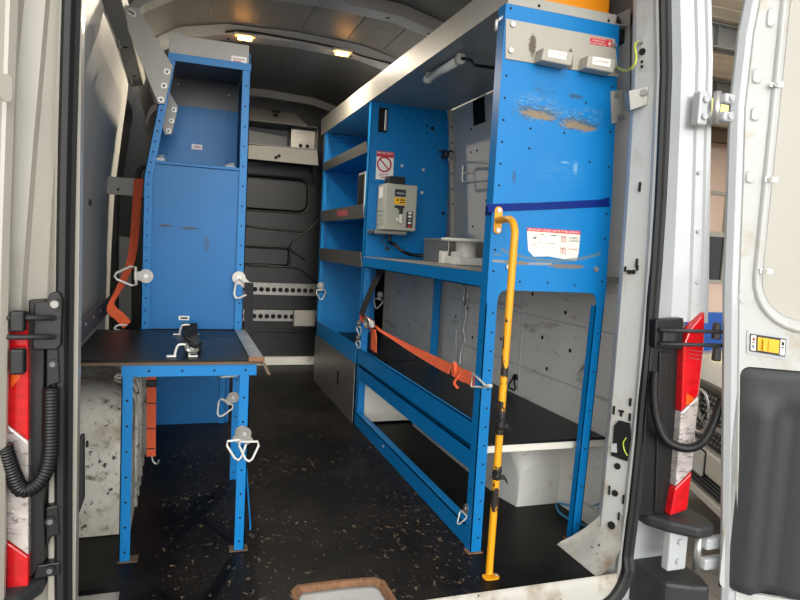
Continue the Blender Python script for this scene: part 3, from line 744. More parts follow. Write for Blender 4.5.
# small stickers on the left rack
mb = MB(); c = at(197, 147, y=2.948); mb.box((c.x-.022, 2.947, c.z-.011), (c.x+.022, 2.9495, c.z+.011)); mb.box((c.x-.013, 2.9462, c.z-.003), (c.x+.013, 2.9472, c.z+.003), 0, 1)
tag(mb.build('sticker', ['white', 'pink_ink']), 'small white sticker inside the open cabinet niche', 'sticker')
mb = MB(); c = at(184, 318, y=2.543); mb.box((c.x-.019, 2.5425, c.z-.008), (c.x+.019, 2.5448, c.z+.008)); mb.box((c.x-.013, 2.5418, c.z-.004), (c.x+.013, 2.5428, c.z+.003), 0, 1)
tag(mb.build('sticker', ['white', 'ink']), 'small white sticker low on the blue front panel above the worktop', 'sticker')
mb = MB(); c = at(239, 60, y=2.529); mb.box((c.x-.028, 2.5282, c.z-.013), (c.x+.028, 2.5298, c.z+.013))
mb.box((c.x-.022, 2.5278, c.z+.001), (c.x+.02, 2.5284, c.z+.004), 0, 1); mb.box((c.x-.022, 2.5278, c.z-.008), (c.x+.01, 2.5284, c.z-.004), 0, 1)
tag(mb.build('sticker', ['white', 'pink_ink']), 'white sticker at the end of the grey top fascia of the left rack', 'sticker')

# ------------------------------------------------------------------ RIGHT RACK
YE = 1.755; XF = .889
R2 = empty('steel_rack', (1.1, 2.5, 0), 'long blue steel rack with shelves along the right wall', 'rack')
def rx(z): return interp([(0, 1.296), (.85, 1.322), (1.146, 1.317), (1.7, 1.292)], z)
mb = MB()
pts = [(XF, 1.692), (XF, .80), (.927, .80)]
pts += [(.927+.03*(1-math.cos(a)), .812+.03*math.sin(a)) for a in [PI/2*i/5 for i in range(6)]]
pts += [(1.288-.03*(1-math.cos(a)), .812+.03*math.sin(a)) for a in [PI/2*i/5 for i in range(5, -1, -1)]]
pts += [(1.286, .80), (rx(.8), .80), (rx(.85), .85), (rx(1.146), 1.146), (rx(1.692), 1.692)]
mb.prism([(x, YE, z) for x, z in pts], (0, .003, 0))
mb.box((XF, YE+.003, .80), (XF+.003, YE+.045, 1.692))
hp = [(.906, .90+i*.065) for i in range(13)] + [(rx(z)-.018, z) for z in (.88, 1.02, 1.10, 1.25, 1.36, 1.5)] + [(1.0, .87), (1.1, .87), (1.2, .865), (1.0, 1.28), (1.22, 1.26), (1.19, 1.44), (1.0, 1.34), (1.12, 1.34)]
holes(mb, [(x, YE, z) for x, z in hp], (0, -1, 0), .0036)
for x, z in ((.955, .915), (1.275, .92)): mb.cyl((x, YE, z), (x, YE-.006, z), .009, 2, 8)
mb.build('end_panel', ['blue_worn', 'hole', 'steel'], R2)
mb = MB(); mb.box((XF, YE, .001), (.926, YE+.003, .80)); mb.box((XF, YE, .001), (XF+.003, YE+.045, .80))
holes(mb, [(.914, YE, .05+i*.06) for i in range(13)], (0, -1, 0)); holes(mb, [(XF, YE+.025, .08+i*.12) for i in range(6)], (-1, 0, 0)); mb.build('leg', ['blue', 'hole'], R2)
mb = MB(); mb.prism([(1.262, YE, .001), (1.296, YE, .001), (rx(.8), YE, .8), (1.287, YE, .8)], (0, .003, 0))
mb.prism([(1.262, YE, .001), (1.265, YE, .001), (1.290, YE, .8), (1.287, YE, .8)], (0, .026, 0))
mb.prism([(1.293, YE, .001), (1.296, YE, .001), (rx(.8), YE, .8), (rx(.8)-.003, YE, .8)], (0, .03, 0))
holes(mb, [(1.28+.026*z/.8, YE, z) for z in [.06+.13*i for i in range(6)]], (0, -1, 0)); mb.build('leg', ['blue', 'hole'], R2)
for x0 in (.88, 1.25): MB().box((x0, YE-.008, .0005), (x0+.05, YE+.03, .004)).build('foot_plate', ['wood_edge'], R2)
for x in (.899,):
    mb = MB(); post(mb, x, 3.20, .001, 1.69, .040, .04); holes(mb, [(x+.02, 3.2, .45+.08*i) for i in range(6)], (0, -1, 0)); mb.build('post', ['blue', 'hole'], R2)
mb = MB(); post(mb, 1.34, 3.19, .001, .88, .045, .04, .003, -1); holes(mb, [(1.32, 3.19, .4+.1*i) for i in range(5)], (0, -1, 0)); mb.build('post', ['blue', 'hole'], R2)
XB = .892
mb = MB(); mb.box((XB, 1.80, .845), (XB+.004, 3.20, .893)); mb.box((XB, 1.8, .845), (XB+.03, 3.2, .848)); mb.build('counter_rail', ['blue'], R2)
mb = MB(); mb.box((XB+.002, 1.79, .876), (1.40, 3.2, .897), .002); mb.build('counter_board', ['alu'], R2)
mb = MB(); mb.box((XB, 1.80, .335), (XB+.004, 3.20, .414)); mb.box((XB, 1.8, .335), (XB+.04, 3.2, .338)); mb.box((XB, 1.8, .411), (XB+.014, 3.2, .414)); mb.build('shelf_lip', ['blue'], R2)
mb = MB(); mb.box((XB, 1.80, .258), (XB+.004, 3.20, .324)); mb.box((XB, 1.8, .32), (XB+.035, 3.2, .324)); mb.build('lower_rail', ['blue'], R2)
mb = MB(); mb.box((XB, 1.80, .005), (XB+.004, 3.20, .072)); mb.box((XB, 1.8, .068), (XB+.035, 3.2, .072)); mb.cyl((XB, 2.7, .045), (XB-.003, 2.7, .045), .006, 1, 8); mb.build('floor_rail', ['blue', 'steel'], R2)
mb = MB(); mb.box((XB+.03, 1.80, .332), (1.402, 3.22, .341), .001); mb.build('lower_shelf_mat', ['rubber'], R2)
mb = MB(); mb.box((XB+.04, 1.806, .306), (1.402, 3.22, .331), .002); mb.build('lower_shelf_board', ['cream_plastic'], R2)
mb = MB()
mb.prism([(.90, 3.205, .895), (1.36, 3.205, .895), (1.35, 3.205, 1.2), (1.34, 3.205, 1.45), (1.32, 3.205, 1.69), (.90, 3.205, 1.69)], (0, .004, 0))
holes(mb, [(.915, 3.205, z) for z in (.93, 1.04, 1.2, 1.34)], (0, -1, 0), .006)
for p in ((1.24, 1.59, .011), (1.21, 1.60, .006), (1.21, 1.565, .005), (1.33, 1.15, .010), (1.1, 1.62, .005)): holes(mb, [(p[0], 3.205, p[1])], (0, -1, 0), p[2])
for x, z in ((1.08, 1.38), (1.20, 1.37), (1.20, 1.25)): mb.cyl((x, 3.205, z), (x, 3.199, z), .008, 2, 8)
dv = mb.build('divider_panel', ['blue', 'hole', 'white_steel'], R2)
# slot with a handle in the divider
mb = MB(); o = [(.96+a, 3.2035, 1.602+b) for a, b in rrect(.064, .125, .012)]; mb.prism(o, (0, .0015, 0))
mb.box((.972, 3.196, 1.55), (.986, 3.204, 1.655), .003, 1); mb.build('cut_out', ['hole', 'steel'], dv)
mb = MB(); mb.box((.94, 3.222, .01), (1.40, 3.227, .30)); mb.build('end_board', ['cream_plastic'], R2)
tie_ring(R2, (.889, 3.21, .545), (-1, -.3, 0), (.2, -.2, -.95), .8, .1); tie_ring(R2, (.889, 3.21, .47), (-1, -.3, 0), (.2, -.2, -.95), .8, .1)
tie_ring(R2, (.889, 1.80, .13), (-1, -.1, 0), (0, .3, -.95), .75, .2, .5)
mb = MB(); c = Vector((.872, 1.775, 1.632)); mb.tube([c+Vector((.0, .013*math.cos(t), .013*math.sin(t)))+Vector((.006*math.cos(t), 0, 0)) for t in [2*PI*i/16 for i in range(16)]], .0042, 0, 8, True)
mb.cyl((.876, 1.772, 1.645), (.892, 1.772, 1.66), .004); mb.build('eye_bolt', ['white_steel'], R2)
# pillar bracket
mb = MB()
p4 = [at(px, py, y=1.750) for px, py in ((611, 91), (622.5, 90), (625, 119), (612.5, 124))]
mb.prism(p4, (0, .005, 0), 0, .001)
u0, u1, v0, v1 = at(622.5, 93, y=1.748), at(625, 112, y=1.748), at(629, 91, y=1.595), at(630.5, 110, y=1.595)
mb.prism([u0, u1, v1, v0], (.004, 0, 0)); w0, w1 = on_pillar(650, 87)+PN*.010, on_pillar(648, 105)+PN*.010
mb.prism([v0, v1, w1, w0], PN*-.004)
for px, py in ((616, 95), (618.5, 118)):
    c = at(px, py, y=1.75); mb.cyl(c, c+Vector((0, -.007, 0)), .010, 1, 8)
c = on_pillar(646.5, 94)+PN*.012; mb.cyl(c, c+PN*.012, .010, 1, 8)
mb.build('pillar_bracket', ['grey_coat', 'steel'], R2)

# overhead shelf
OV = empty('overhead_shelf', (1.1, 3.0, 1.692), 'grey sheet metal overhead shelf running above both blue racks', 'shelf')
mb = MB(); mb.prism([(.892, YE, 1.692), (.892, 4.42, 1.692), (.886, 4.42, 1.80), (.886, 3.2, 1.79), (.886, YE, 1.775)], (.003, 0, 0)); mb.build('fascia', ['grey_coat'], OV)
mb = MB(); mb.box((.895, YE+.003, 1.694), (1.33, 4.42, 1.698))
for y in (2.05, 2.25): mb.box((1.0, y, 1.6930), (1.3, y+.004, 1.6945))
mb.build('base_panel', ['dark_underside'], OV)
mb = MB(); mb.prism([(.892, YE, 1.6925), (1.276, YE, 1.6925), (1.280, YE, 1.722), (.89, YE, 1.722)], (0, .003, 0)); holes(mb, [(1.0, YE, 1.703), (1.25, YE, 1.70)], (0, -1, 0), .005)
mb.box((.90, YE+.003, 1.719), (1.28, YE+.10, 1.722)); mb.build('end_lip', ['grey_coat', 'hole'], OV)
tag(MB().box((1.00, 1.80, 1.7225), (1.285, 2.25, 1.86), .008).box((1.0, 1.799, 1.735), (1.285, 1.8, 1.737), 0, 0).build('storage_case', ['orange_box']), 'orange box on top of the overhead shelf', 'box')
mb = MB(); mb.tube(smooth_path([(1.29, 1.80, 1.74), (1.315, 1.79, 1.72), (1.325, 1.80, 1.68), (1.36, 1.80, 1.70), (1.36, 1.78, 1.76)], 6), .006)
mb.box((1.31, 1.79, 1.655), (1.36, 1.84, 1.70), .006); mb.box((1.30, 1.80, 1.60), (1.325, 1.83, 1.63), .004)
tag(mb.build('cable', ['cable']), 'black cable and connector between the orange box and right pillar', 'cable')

# tube light
TL = empty('tube_light', (.985, 2.45, 1.65), 'white tube light fixed under the grey overhead shelf', 'light')
a, b = at(429, 78, z=1.672), at(459, 60, z=1.672)
mb = MB(); mb.cyl(a, b, .0165, 0, 16); mb.build('tube', ['tube'], TL)
d = (b-a).normalized()
for q, e in ((a, -1), (b, 1)):
    mb = MB(); mb.cyl(q-d*.004*e, q+d*.025*e, .019, 0, 16); mb.box(q+Vector((-.012, -.01, 0)), q+Vector((.012, .01, .022))); mb.build('end_cap', ['cream_plastic'], TL)
mb = MB(); pth = [b+d*.025, b+d*.06+Vector((.02, 0, -.012)), at(475, 65, z=1.668), at(488, 67, z=1.668), at(500, 69, z=1.668)]
mb.tube(smooth_path(pth, 6), .006); mb.build('power_cable', ['cable'], TL)

# ------------------------------------------------------------------ REAR BAY (bin shelving)
R3 = empty('bin_shelving', (1.1, 3.8, 0), 'blue shelving bay with grey lips between divider and bulkhead', 'shelving')
mb = MB(); mb.prism([(.90, 4.30, .30), (1.30, 4.30, .30), (1.30, 4.30, .9), (1.33, 4.30, .9), (1.33, 4.30, 1.45), (1.30, 4.3, 1.69), (.90, 4.30, 1.69)], (0, .004, 0))
mb.box((.94, 4.285, 1.50), (.944, 4.3, 1.64)); mb.box((.94, 4.285, 1.64), (1.25, 4.3, 1.645))
holes(mb, [(1.0, 4.3, 1.0), (1.1, 4.3, 1.0), (1.05, 4.3, 1.3), (1.15, 4.3, .6)], (0, -1, 0), .006); mb.build('end_panel', ['blue', 'hole'], R3)
for z, h, th in ((1.437, .052, .0), (1.098, .070, .0), (.842, .078, .0)):
    mb = MB(); mb.box((.895, 3.225, z), (1.35, 4.296, z+.004)); mb.build('shelf', ['blue'], R3)
    mb = MB(); mb.prism([(.893, 3.22, z-.002), (.896, 3.22, z-.002), (.886, 3.22, z+h), (.883, 3.22, z+h)], (0, 1.07, 0))
    if z == 1.098:
        mb.prism([(.8905, 3.55, z+.02), (.8895, 3.55, z+.02), (.8845, 3.55, z+.055), (.8855, 3.55, z+.055)], (0, .26, 0), 1)
    mb.build('shelf_lip', ['alu', 'pink_ink'], R3)
mb = MB(); post(mb, .889, 4.28, .32, 1.69, .03, .03); holes(mb, [(.905, 4.28, .5+.1*i) for i in range(11)], (0, -1, 0)); mb.build('post', ['blue', 'hole'], R3)
mb = MB(); mb.box((.889, 3.24, .325), (.893, 4.31, .424)); mb.build('bottom_rail', ['blue'], R3); MB().box((.894, 3.24, .334), (1.38, 4.29, .341)).build('bottom_tray', ['rubber'], R3)
mb = MB(); mb.box((.887, 3.24, .001), (.891, 4.31, .322)); mb.box((.891, 4.306, .001), (1.35, 4.31, .322)); mb.prism([(.887, 3.60+a, .17+b) for a, b in rrect(.05, .09, .024)], (-.0008, 0, 0), 1); mb.build('kick_panel', ['alu', 'hole'], R3)
mb = MB()
tie_ring(R3, at(380, 295, y=4.296), (0, -1, 0), (-.3, 0, -.95), 1.25, .1)
tie_ring(R3, (.903, 4.276, .665), (0, -1, 0), (.1, 0, -1), 1.25, .05)
mb = MB(); mb.prism([at(px, py, y=4.29) for px, py in ((341, 113), (353, 114), (353, 121), (330, 133), (330, 129))], (0, .004, 0)); mb.build('gusset', ['white_steel'], OV)
mb = MB(); mb.box((.905, 3.36, 1.108), (.918, 3.40, 1.34)); f = tag(MB().box((.905, 3.28, 1.104), (.925, 3.42, 1.345), .006).box((.9035, 3.295, 1.12), (.9055, 3.405, 1.33), 0, 1).build('framed_panel', ['steel', 'black']), 'dark panel in a pale frame standing on the middle bin shelf', 'panel')

# ------------------------------------------------------------------ fittings on the right
BX = empty('power_box', (1.03, 3.12, 1.03), 'grey electrical box with switch lever on the blue divider', 'electrical box')
yf = 3.05
A = at(386.5, 183, y=yf); B_ = at(415.5, 231.5, y=yf)
x0, x1, z0, z1 = A.x, B_.x, B_.z, A.z
mb = MB(); mb.box((x0-.0, yf+.03, z0), (x1, 3.203, z1), .004)
for i in range(4): mb.box((x0-.003, 3.07, z0+.03+i*.022), (x0, 3.18, z0+.036+i*.022))
mb.build('housing', ['box'], BX)
mb = MB(); mb.box((x0, yf, z0), (x1, yf+.028, z1), .007)
mb.box((x0+.004, yf-.0012, z1-.045), (x1-.004, yf, z1-.042)); lid = mb.build('lid', ['box'], BX)
def fbox(px0, py0, px1, py1, m, name, par, d=.002, bev=0):
    a, b = at(px0, py0, y=yf), at(px1, py1, y=yf)
    mb = MB(); mb.box((a.x, yf-d, a.z), (b.x, yf, b.z), bev); return mb, a, b
mb, a, b = fbox(395, 189, 405.5, 197, 'ink', '', lid)
mb.box((a.x+.008, yf-.003, (a.z+b.z)/2-.006), (b.x-.006, yf-.0018, (a.z+b.z)/2+.002), 0, 1); mb.build('name_plate', ['ink', 'dark_underside'], lid)
mb, a, b = fbox(394.5, 197.3, 405.5, 205, 'y', '', lid)
c = Vector((a.x+.016, yf-.0025, (a.z+b.z)/2+.006)); mb.prism([c+Vector((-.007, 0, -.006)), c+Vector((.007, 0, -.006)), c+Vector((0, 0, .007))], (0, -.0006, 0), 1)
for k in range(2): mb.box((a.x+.028, yf-.0028, a.z-.014-.012*k), (b.x-.005, yf-.0018, a.z-.008-.012*k), 0, 1)
mb.build('warning_label', ['yellow_lever', 'ink'], lid)
mb, a, b = fbox(394.5, 205.2, 404.5, 208.5, 'ink', '', lid); mb.build('legend_strip', ['ink'], lid)
mb = MB(); a = at(400.5, 206, y=yf-.012); b = at(401, 215, y=yf-.03); mb.cyl((a.x, yf, a.z-.01), (a.x, yf-.02, a.z-.01), .010, 0, 12)
mb.box((a.x-.008, yf-.028, b.z), (a.x+.008, yf-.016, a.z), .003); e = at(401, 223.5, y=yf-.03); mb.box((b.x-.009, yf-.034, e.z), (b.x+.008, yf-.016, b.z+.004), .004, 1)
mb.build('switch_lever', ['black', 'cream_plastic'], lid)
mb = MB(); c = at(397, 219.5, y=yf); mb.cyl(c, c-Vector((0, .012, 0)), .012, 0, 16, .010); mb.build('dial', ['cream_plastic'], lid)
mb, a, b = fbox(406.5, 211.5, 412, 228, 'ink', '', lid, .003)
kp = mb.build('button_strip', ['ink'], lid)
for i, (cc) in enumerate(('white', 'white', 'dark_underside', 'white', 'red')):
    z = a.z+(b.z-a.z)*(i+.5)/5; xm = (a.x+b.x)/2; mb = MB(); mb.box((xm-.009, yf-.008, z-.005), (xm+.009, yf-.003, z+.005), .002); mb.build('button', [cc], kp)
mb = MB(); a = at(389, 176, y=3.09); b = at(404, 183, y=3.09); mb.box((a.x, 3.07, z1), (b.x, 3.16, a.z), .003); mb.build('top_connector', ['black'], BX)
mb = MB(); mb.box((x0-.045, 3.05, z0-.022), (x0+.12, 3.203, z0-.004), .002); mb.build('mounting_rail', ['alu'], BX)
mb = MB(); mb.box((x0-.0022, 3.10, z1-.07), (x0-.0005, 3.16, z1-.015)); mb.build('side_label', ['white'], BX)
mb = MB(); c0 = Vector((x0+.055, 3.12, z0-.02))
mb.tube(smooth_path([c0, c0+Vector((.0, 0, -.04)), at(395, 245, y=3.08), at(404, 252, y=3.06), at(416, 255.5, y=3.0), at(430, 255.5, y=2.96), at(438, 255, y=2.93)], 7), .009, 0, 10)
tag(mb.build('power_cable', ['cable']), 'thick black cable curving from the electrical box to the counter', 'cable')
mb = MB(); c0 = Vector((x0+.03, 3.10, z0-.02)); e = at(386.5, 248, y=3.1)
mb.tube(smooth_path([c0, c0+Vector((-.02, 0, -.04)), at(385, 243, y=3.1), e], 6), .003); mb.box(e-Vector((.006, .006, .012)), e+Vector((.014, .006, .004)), .002)
tag(mb.build('wire_lead', ['cable']), 'thin black wire with a plug hanging under the electrical box', 'wire')
# no smoking style sign
SG = empty('warning_sign', (.98, 3.2, 1.30), 'white warning sign with a red prohibition ring above the electrical box', 'sign')
ys = 3.2015
a, b, c, d = at(375.5, 150.5, y=ys), at(394.3, 152.5, y=ys), at(392.7, 180.5, y=ys), at(374.3, 179, y=ys)
mb = MB(); mb.prism([a, b, c, d], (0, .0025, 0)); mb.build('sign_plate', ['white'], SG)
mb = MB(); k = .2; mb.prism([a, b, b.lerp(c, k), a.lerp(d, k)], (0, -.0008, 0))
mb.text('IMPORTANT', (a+b)/2+Vector((0, -.0012, -.010)), (b-a), (a-d), .016, 1)
mb.build('header', ['red', 'white'], SG)
mb = MB(); cc = (a+b+c+d)/4+Vector((0, -.001, .006)); r = .036
mb.tube([cc+Vector((r*math.cos(t), 0, r*math.sin(t))) for t in [2*PI*i/28 for i in range(28)]], .0042, 0, 6, True)
mb.tube([cc+Vector((-r*.7, 0, r*.7)), cc+Vector((r*.7, 0, -r*.7))], .0036, 0, 6); mb.build('prohibition_ring', ['red'], SG)
mb = MB()
for i, w_ in enumerate((.05, .056, .036)): q = cc+Vector((0, -.0003, -.05-.0095*i)); mb.box(q-Vector((w_/2, .0004, .0016)), q+Vector((w_/2, .0004, .0016)))
mb.build('small_print', ['pink_ink'], SG)
# counter items
mb = MB(); A = at(437, 259, y=2.75); 
cz = .898
mb.box((1.12, 2.62, cz), (1.37, 2.92, 1.005), .004); mb.box((1.118, 2.618, .99), (1.372, 2.922, 1.006), .003)
tag(mb.build('metal_box', ['alu']), 'low grey metal box on the counter behind the white pedestal', 'box')
PD = empty('pedestal', (1.10, 2.40, cz), 'white pedestal with a round plate on the counter by the front post', 'pedestal')
c = Vector((1.105, 2.40, cz))
mb = MB(); mb.lathe(c+Vector((0, 0, .095)), [(.001, 0), (.100, 0), (.102, .003), (.102, .009), (.098, .012), (.001, .012)], 0, 32); mb.build('round_plate', ['cream_plastic'], PD)
mb = MB(); mb.lathe(c+Vector((0, 0, .03)), [(.046, 0), (.042, .01), (.040, .055), (.046, .066)], 0, 24)
for t in range(4): mb.box(c+Vector((.03*math.cos(t*PI/2)-.004, .03*math.sin(t*PI/2)-.004, .03)), c+Vector((.03*math.cos(t*PI/2)+.004, .03*math.sin(t*PI/2)+.004, .095)))
mb.build('column', ['cream_plastic'], PD)
mb = MB(); mb.box(c+Vector((-.07, -.09, 0)), c+Vector((.09, .09, .032)), .005); mb.box(c+Vector((-.085, -.08, 0)), c+Vector((-.055, -.045, .052)), .004); mb.box(c+Vector((-.085, .045, 0)), c+Vector((-.055, .08, .052)), .004); mb.build('base', ['cream_plastic'], PD)
# wall rod hook
mb = MB(); mb.tube(smooth_path([(1.385, 2.62, 1.352), (1.33, 2.66, 1.362), (1.318, 2.90, 1.388), (1.318, 2.945, 1.385), (1.318, 2.955, 1.37), (1.318, 2.950, 1.31), (1.318, 2.94, 1.295), (1.318, 2.90, 1.292), (1.33, 2.62, 1.280), (1.385, 2.6, 1.28)], 5), .006)
mb.cyl((1.318, 2.94, 1.34), (1.39, 2.95, 1.345), .004)
tag(mb.build('wall_hook', ['steel']), 'bent steel rod hook on the grey wall above the counter', 'hook')
c = at(447, 152, y=3.1)
mb = MB(); mb.tube(smooth_path([c+Vector((-.05, 0, -.006)), c+Vector((-.02, -.005, .006)), c+Vector((0, -.008, -.004)), c+Vector((.02, -.005, .008)), c+Vector((.035, .0, .0))], 5), .005); mb.box(c+Vector((-.012, -.008, -.03)), c+Vector((.012, .05, .006)), .005)
tag(mb.build('cable_tie', ['black']), 'black cable tie clipped to the angle strip in the bay corner', 'cable tie')
# snap hook hanging on wall under counter
HK = empty('snap_hook', (1.38, 2.95, .44), 'steel hook and white cord hanging on the wall beneath the counter', 'hook')
mb = MB(); q = [at(px, py, x=1.37) for px, py in ((465, 284), (467, 290), (467, 300), (464.5, 305), (463, 300), (464, 290))]
mb.tube(smooth_path(q, 4), .005); mb.build('hook', ['steel'], HK)
mb = MB(); mb.tube(smooth_path([at(px, py, x=1.385) for px, py in ((465, 305), (466, 315), (463, 330), (465, 340), (461, 350), (460, 366))], 5), .006); mb.tube([at(456, 330, x=1.39), at(456, 362, x=1.39)], .004); mb.build('cord', ['white_steel'], HK)
# rings on the wall
def wall_ring(px, py, lab, x=1.400, mt='white_steel', r=.03):
    c = at(px, py, x=x-.014); o = empty('wall_ring', c, lab, 'ring', None)
    mb = MB(); mb.cyl(c+Vector((.014, 0, .03)), c+Vector((.004, 0, .03)), .014, 0, 14); mb.build('ring_plate', [mt], o)
    mb = MB(); tri = [c+Vector((0, 0, .034)), c+Vector((-.004, r, -.012)), c+Vector((-.006, r*.8, -.022)), c+Vector((-.006, -r*.8, -.022)), c+Vector((-.004, -r, -.012))]
    mb.tube(tri, .004, 0, 8, True); mb.build('ring', [mt], o)
wall_ring(583, 375, 'pale metal ring on the white wall behind the right rack leg')
wall_ring(513, 384, 'black ring on the white wall above the lower shelf', mt='black')
# grab bar
GB = empty('grab_bar', (.9, 1.66, 0), 'yellow grab bar wrapped in black tape in front of the right rack', 'grab bar')
mb = MB(); R = .0165
pth = [(.907, 1.752, 1.055), (.905, 1.70, 1.056)] + [(.902-.009*i/6, 1.675-.06*math.sin(PI/2*i/6), 1.056-.06*(1-math.cos(PI/2*i/6))) for i in range(7)]
pth += [(.893-.008*(1-z), 1.615, z) for z in (.95, .8, .6, .4, .2, .03)] + [(.885, 1.612, .004)]
mb.tube(smooth_path(pth, 3), R*.66, 0, 14); mb.build('rail', ['yellow'], GB)
mb = MB(); mb.prism([(.908+a, 1.7535, 1.055+b) for a, b in rrect(.026, .082, .012)], (0, -.005, 0), 0, .001)
for dz in (-.03, .03): mb.cyl((.908, 1.749, 1.055+dz), (.908, 1.744, 1.055+dz), .007, 1, 10)
mb.build('wall_flange', ['yellow', 'steel'], GB)
mb = MB(); mb.prism([(.886+a, 1.605+b, .0005) for a, b in rrect(.05, .032, .012)], (0, 0, .004)); mb.cyl((.904, 1.605, .0045), (.904, 1.605, .009), .005, 1, 8); mb.build('foot_flange', ['yellow', 'steel'], GB)
def wrap(z0, z1, ext, name='tape_wrap'):
    mb = MB(); n = 7; x = .893-.008*(1-(z0+z1)/2)
    rings = [(x+.0004*i, 1.615, z0+(z1-z0)*i/n) for i in range(n+1)]
    mb.tube(rings, .015, 0, 12, False, [.0116+.002*((i*7) % 3)/2 for i in range(n+1)])
    for k in range(ext):
        a = k*2.1; p = Vector((x, 1.615, z0+(z1-z0)*(k+.5)/ext))
        mb.ribbon([p, p+Vector((.018*math.cos(a), -.014, .004)), p+Vector((.03*math.cos(a), -.012+.01*math.sin(a), -.012+.01*k))], (0, .004, .006), .002)
    mb.build(name, ['tape_black'], GB)
wrap(.445, .50, 3); wrap(.295, .335, 3)
# blue tape round the end panel
mb = MB(); y = 1.7535
ptl = [at(px, py, y=y) for px, py in ((488, 204), (540, 202.5), (600, 199.5), (609, 197), (609.5, 206.5), (560, 209), (500, 211.5), (488, 212))]
mb.prism(ptl, (0, -.001, 0)); z = ptl[0].z
mb.box((.8872, 1.7525, z-.032), (.8888, 1.80, z-.002))
tag(mb.build('tape', ['tape_blue']), 'dark blue tape stretched across the blue end panel', 'tape')
# switch plate
SP = empty('socket_plate', (1.1, 1.75, 1.53), 'beige plate with two labelled covers on top of the end panel', 'switch plate')
cs = [at(px, py, y=1.7515) for px, py in ((506, 18.5), (615, 39), (618.5, 77), (505.5, 58.5))]
mb = MB(); mb.prism(cs, (0, .003, 0))
for px, py in ((512.5, 24.5), (510.5, 50.5), (614, 45.5), (615.5, 70.5)):
    c = at(px, py, y=1.7515); mb.cyl(c, c-Vector((0, .006, 0)), .008, 1, 8)
mb.build('plate', ['beige_plate', 'steel'], SP)
def cover(fpx, txt):
    yfv = 1.705
    a, b, c, d = [at(px, py, y=yfv) for px, py in fpx]
    F = [a, b, c, d]; mb = MB(); mb.prism(F, (0, .046, 0), 0, .004)
    cv = mb.build('switch_cover', ['beige_plate'], SP)
    return cv, F
for fpx, lp, txt in ((((544, 47), (574, 52), (571.5, 66), (541.5, 60)), ((549, 49.5), (567, 52.5), (566, 60), (548, 56.5)), 'DUCT WORK'), (((589, 54.5), (616, 59), (614, 73), (586.5, 67.5)), ((593, 56.5), (611, 59.5), (610, 67.5), (592.5, 64)), 'ROOF LIGHT')):
    cv, F = cover(fpx, txt)
    L_ = [at(px, py, y=1.7035) for px, py in lp]
    mb = MB(); mb.prism(L_, (0, .0012, 0)); o = (L_[0]+L_[1]+L_[2]+L_[3])/4
    mb.text(txt, o-Vector((0, .0004, 0)), L_[1]-L_[0], L_[0]-L_[3], .0085, 1); mb.build('name_label', ['white', 'pink_ink'], cv)
# red earth label
mb = MB(); L_ = [at(px, py, y=1.7505) for px, py in ((590.5, 36), (612.3, 40), (611.8, 47.3), (590.2, 43.8))]
mb.prism(L_, (0, .001, 0)); xd, yd = L_[1]-L_[0], L_[0]-L_[3]; o = sum(L_, Vector())/4
for i, t in enumerate(('IMPORTANT EARTH', 'CONNECTION', 'DO NOT REMOVE')): mb.text(t, o+Vector((-.011, -.0005, .0075-.0078*i)), xd, yd, .0068, 1)
q = o+Vector((.031, -.0008, 0))
mb.box(q+Vector((-.0008, 0, 0)), q+Vector((.0008, .0003, .010)), 0, 1)
for i, w_ in enumerate((.014, .009, .004)): mb.box(q+Vector((-w_/2, 0, -.004*i-.001)), q+Vector((w_/2, .0003, -.004*i+.0008)), 0, 1)
tag(mb.build('warning_label', ['red', 'white']), 'small red earth label at the right end of the beige plate', 'label')
# earth wire
mb = MB(); mb.tube(smooth_path([at(617, 67, y=1.745), at(622, 70, y=1.68), at(629, 70, y=1.60), at(636, 61, y=1.57), on_pillar(638, 47)+PN*.02, on_pillar(641, 42)+PN*.012], 6), .003)
e = on_pillar(642, 42); mb.cyl(e, e+PN*.015, .007, 1, 8)
tag(mb.build('earth_wire', ['wire', 'steel']), 'green and yellow earth wire from the beige plate to right pillar', 'wire')
# information sticker
IS = empty('information_sticker', (1.1, 1.7535, .94), 'white loading instruction sticker with red header on the end panel', 'sticker')
S = [at(px, py, y=1.7535) for px, py in ((527, 227.5), (580.5, 231), (578, 261.5), (528.5, 256))]
mb = MB(); mb.prism([S[0], S[1], S[1].lerp(S[2], .70), S[1].lerp(S[2], .98)-Vector((.006, 0, 0)), S[3]+(S[2]-S[3])*.75+Vector((0, 0, .002)), S[3]+(S[2]-S[3])*.40+Vector((0, 0, .006)), S[3]+(S[2]-S[3])*.10, S[0].lerp(S[3], .8)], (0, .0012, 0)); mb.build('sheet', ['paper'], IS)
xd, yd = S[1]-S[0], S[0]-S[3]
mb = MB(); mb.prism([S[0], S[1], S[1].lerp(S[2], .12), S[0].lerp(S[3], .12)], (0, -.0006, 0))
mb.text('IMPORTANT: LADDER MUST BE FITTED AS BELOW', (S[0]+S[1])/2+Vector((0, -.0008, -.0058)), xd, yd, .0082, 1); mb.build('header', ['red', 'white'], IS)
mb = MB()
def sp(u, v): return S[0]+(S[1]-S[0])*u+(S[3]-S[0])*v+Vector((0, -.0005, 0))
for u0, v0 in ((.62, .2), (.60, .62)):
    for k in range(4): mb.prism([sp(u0+.028*k, v0), sp(u0+.028*k+.010, v0), sp(u0+.028*k+.010, v0+.26), sp(u0+.028*k, v0+.26)], (0, -.0003, 0), 1)
    mb.prism([sp(u0, v0+.04), sp(u0+.095, v0+.06), sp(u0+.095, v0+.08), sp(u0, v0+.06)], (0, -.0003, 0), 1)
mb.prism([sp(.42, .22), sp(.54, .19), sp(.53, .24), sp(.43, .25)], (0, -.0003, 0), 2); mb.prism([sp(.10, .34), sp(.17, .28), sp(.15, .38), sp(.09, .38)], (0, -.0003, 0), 2)
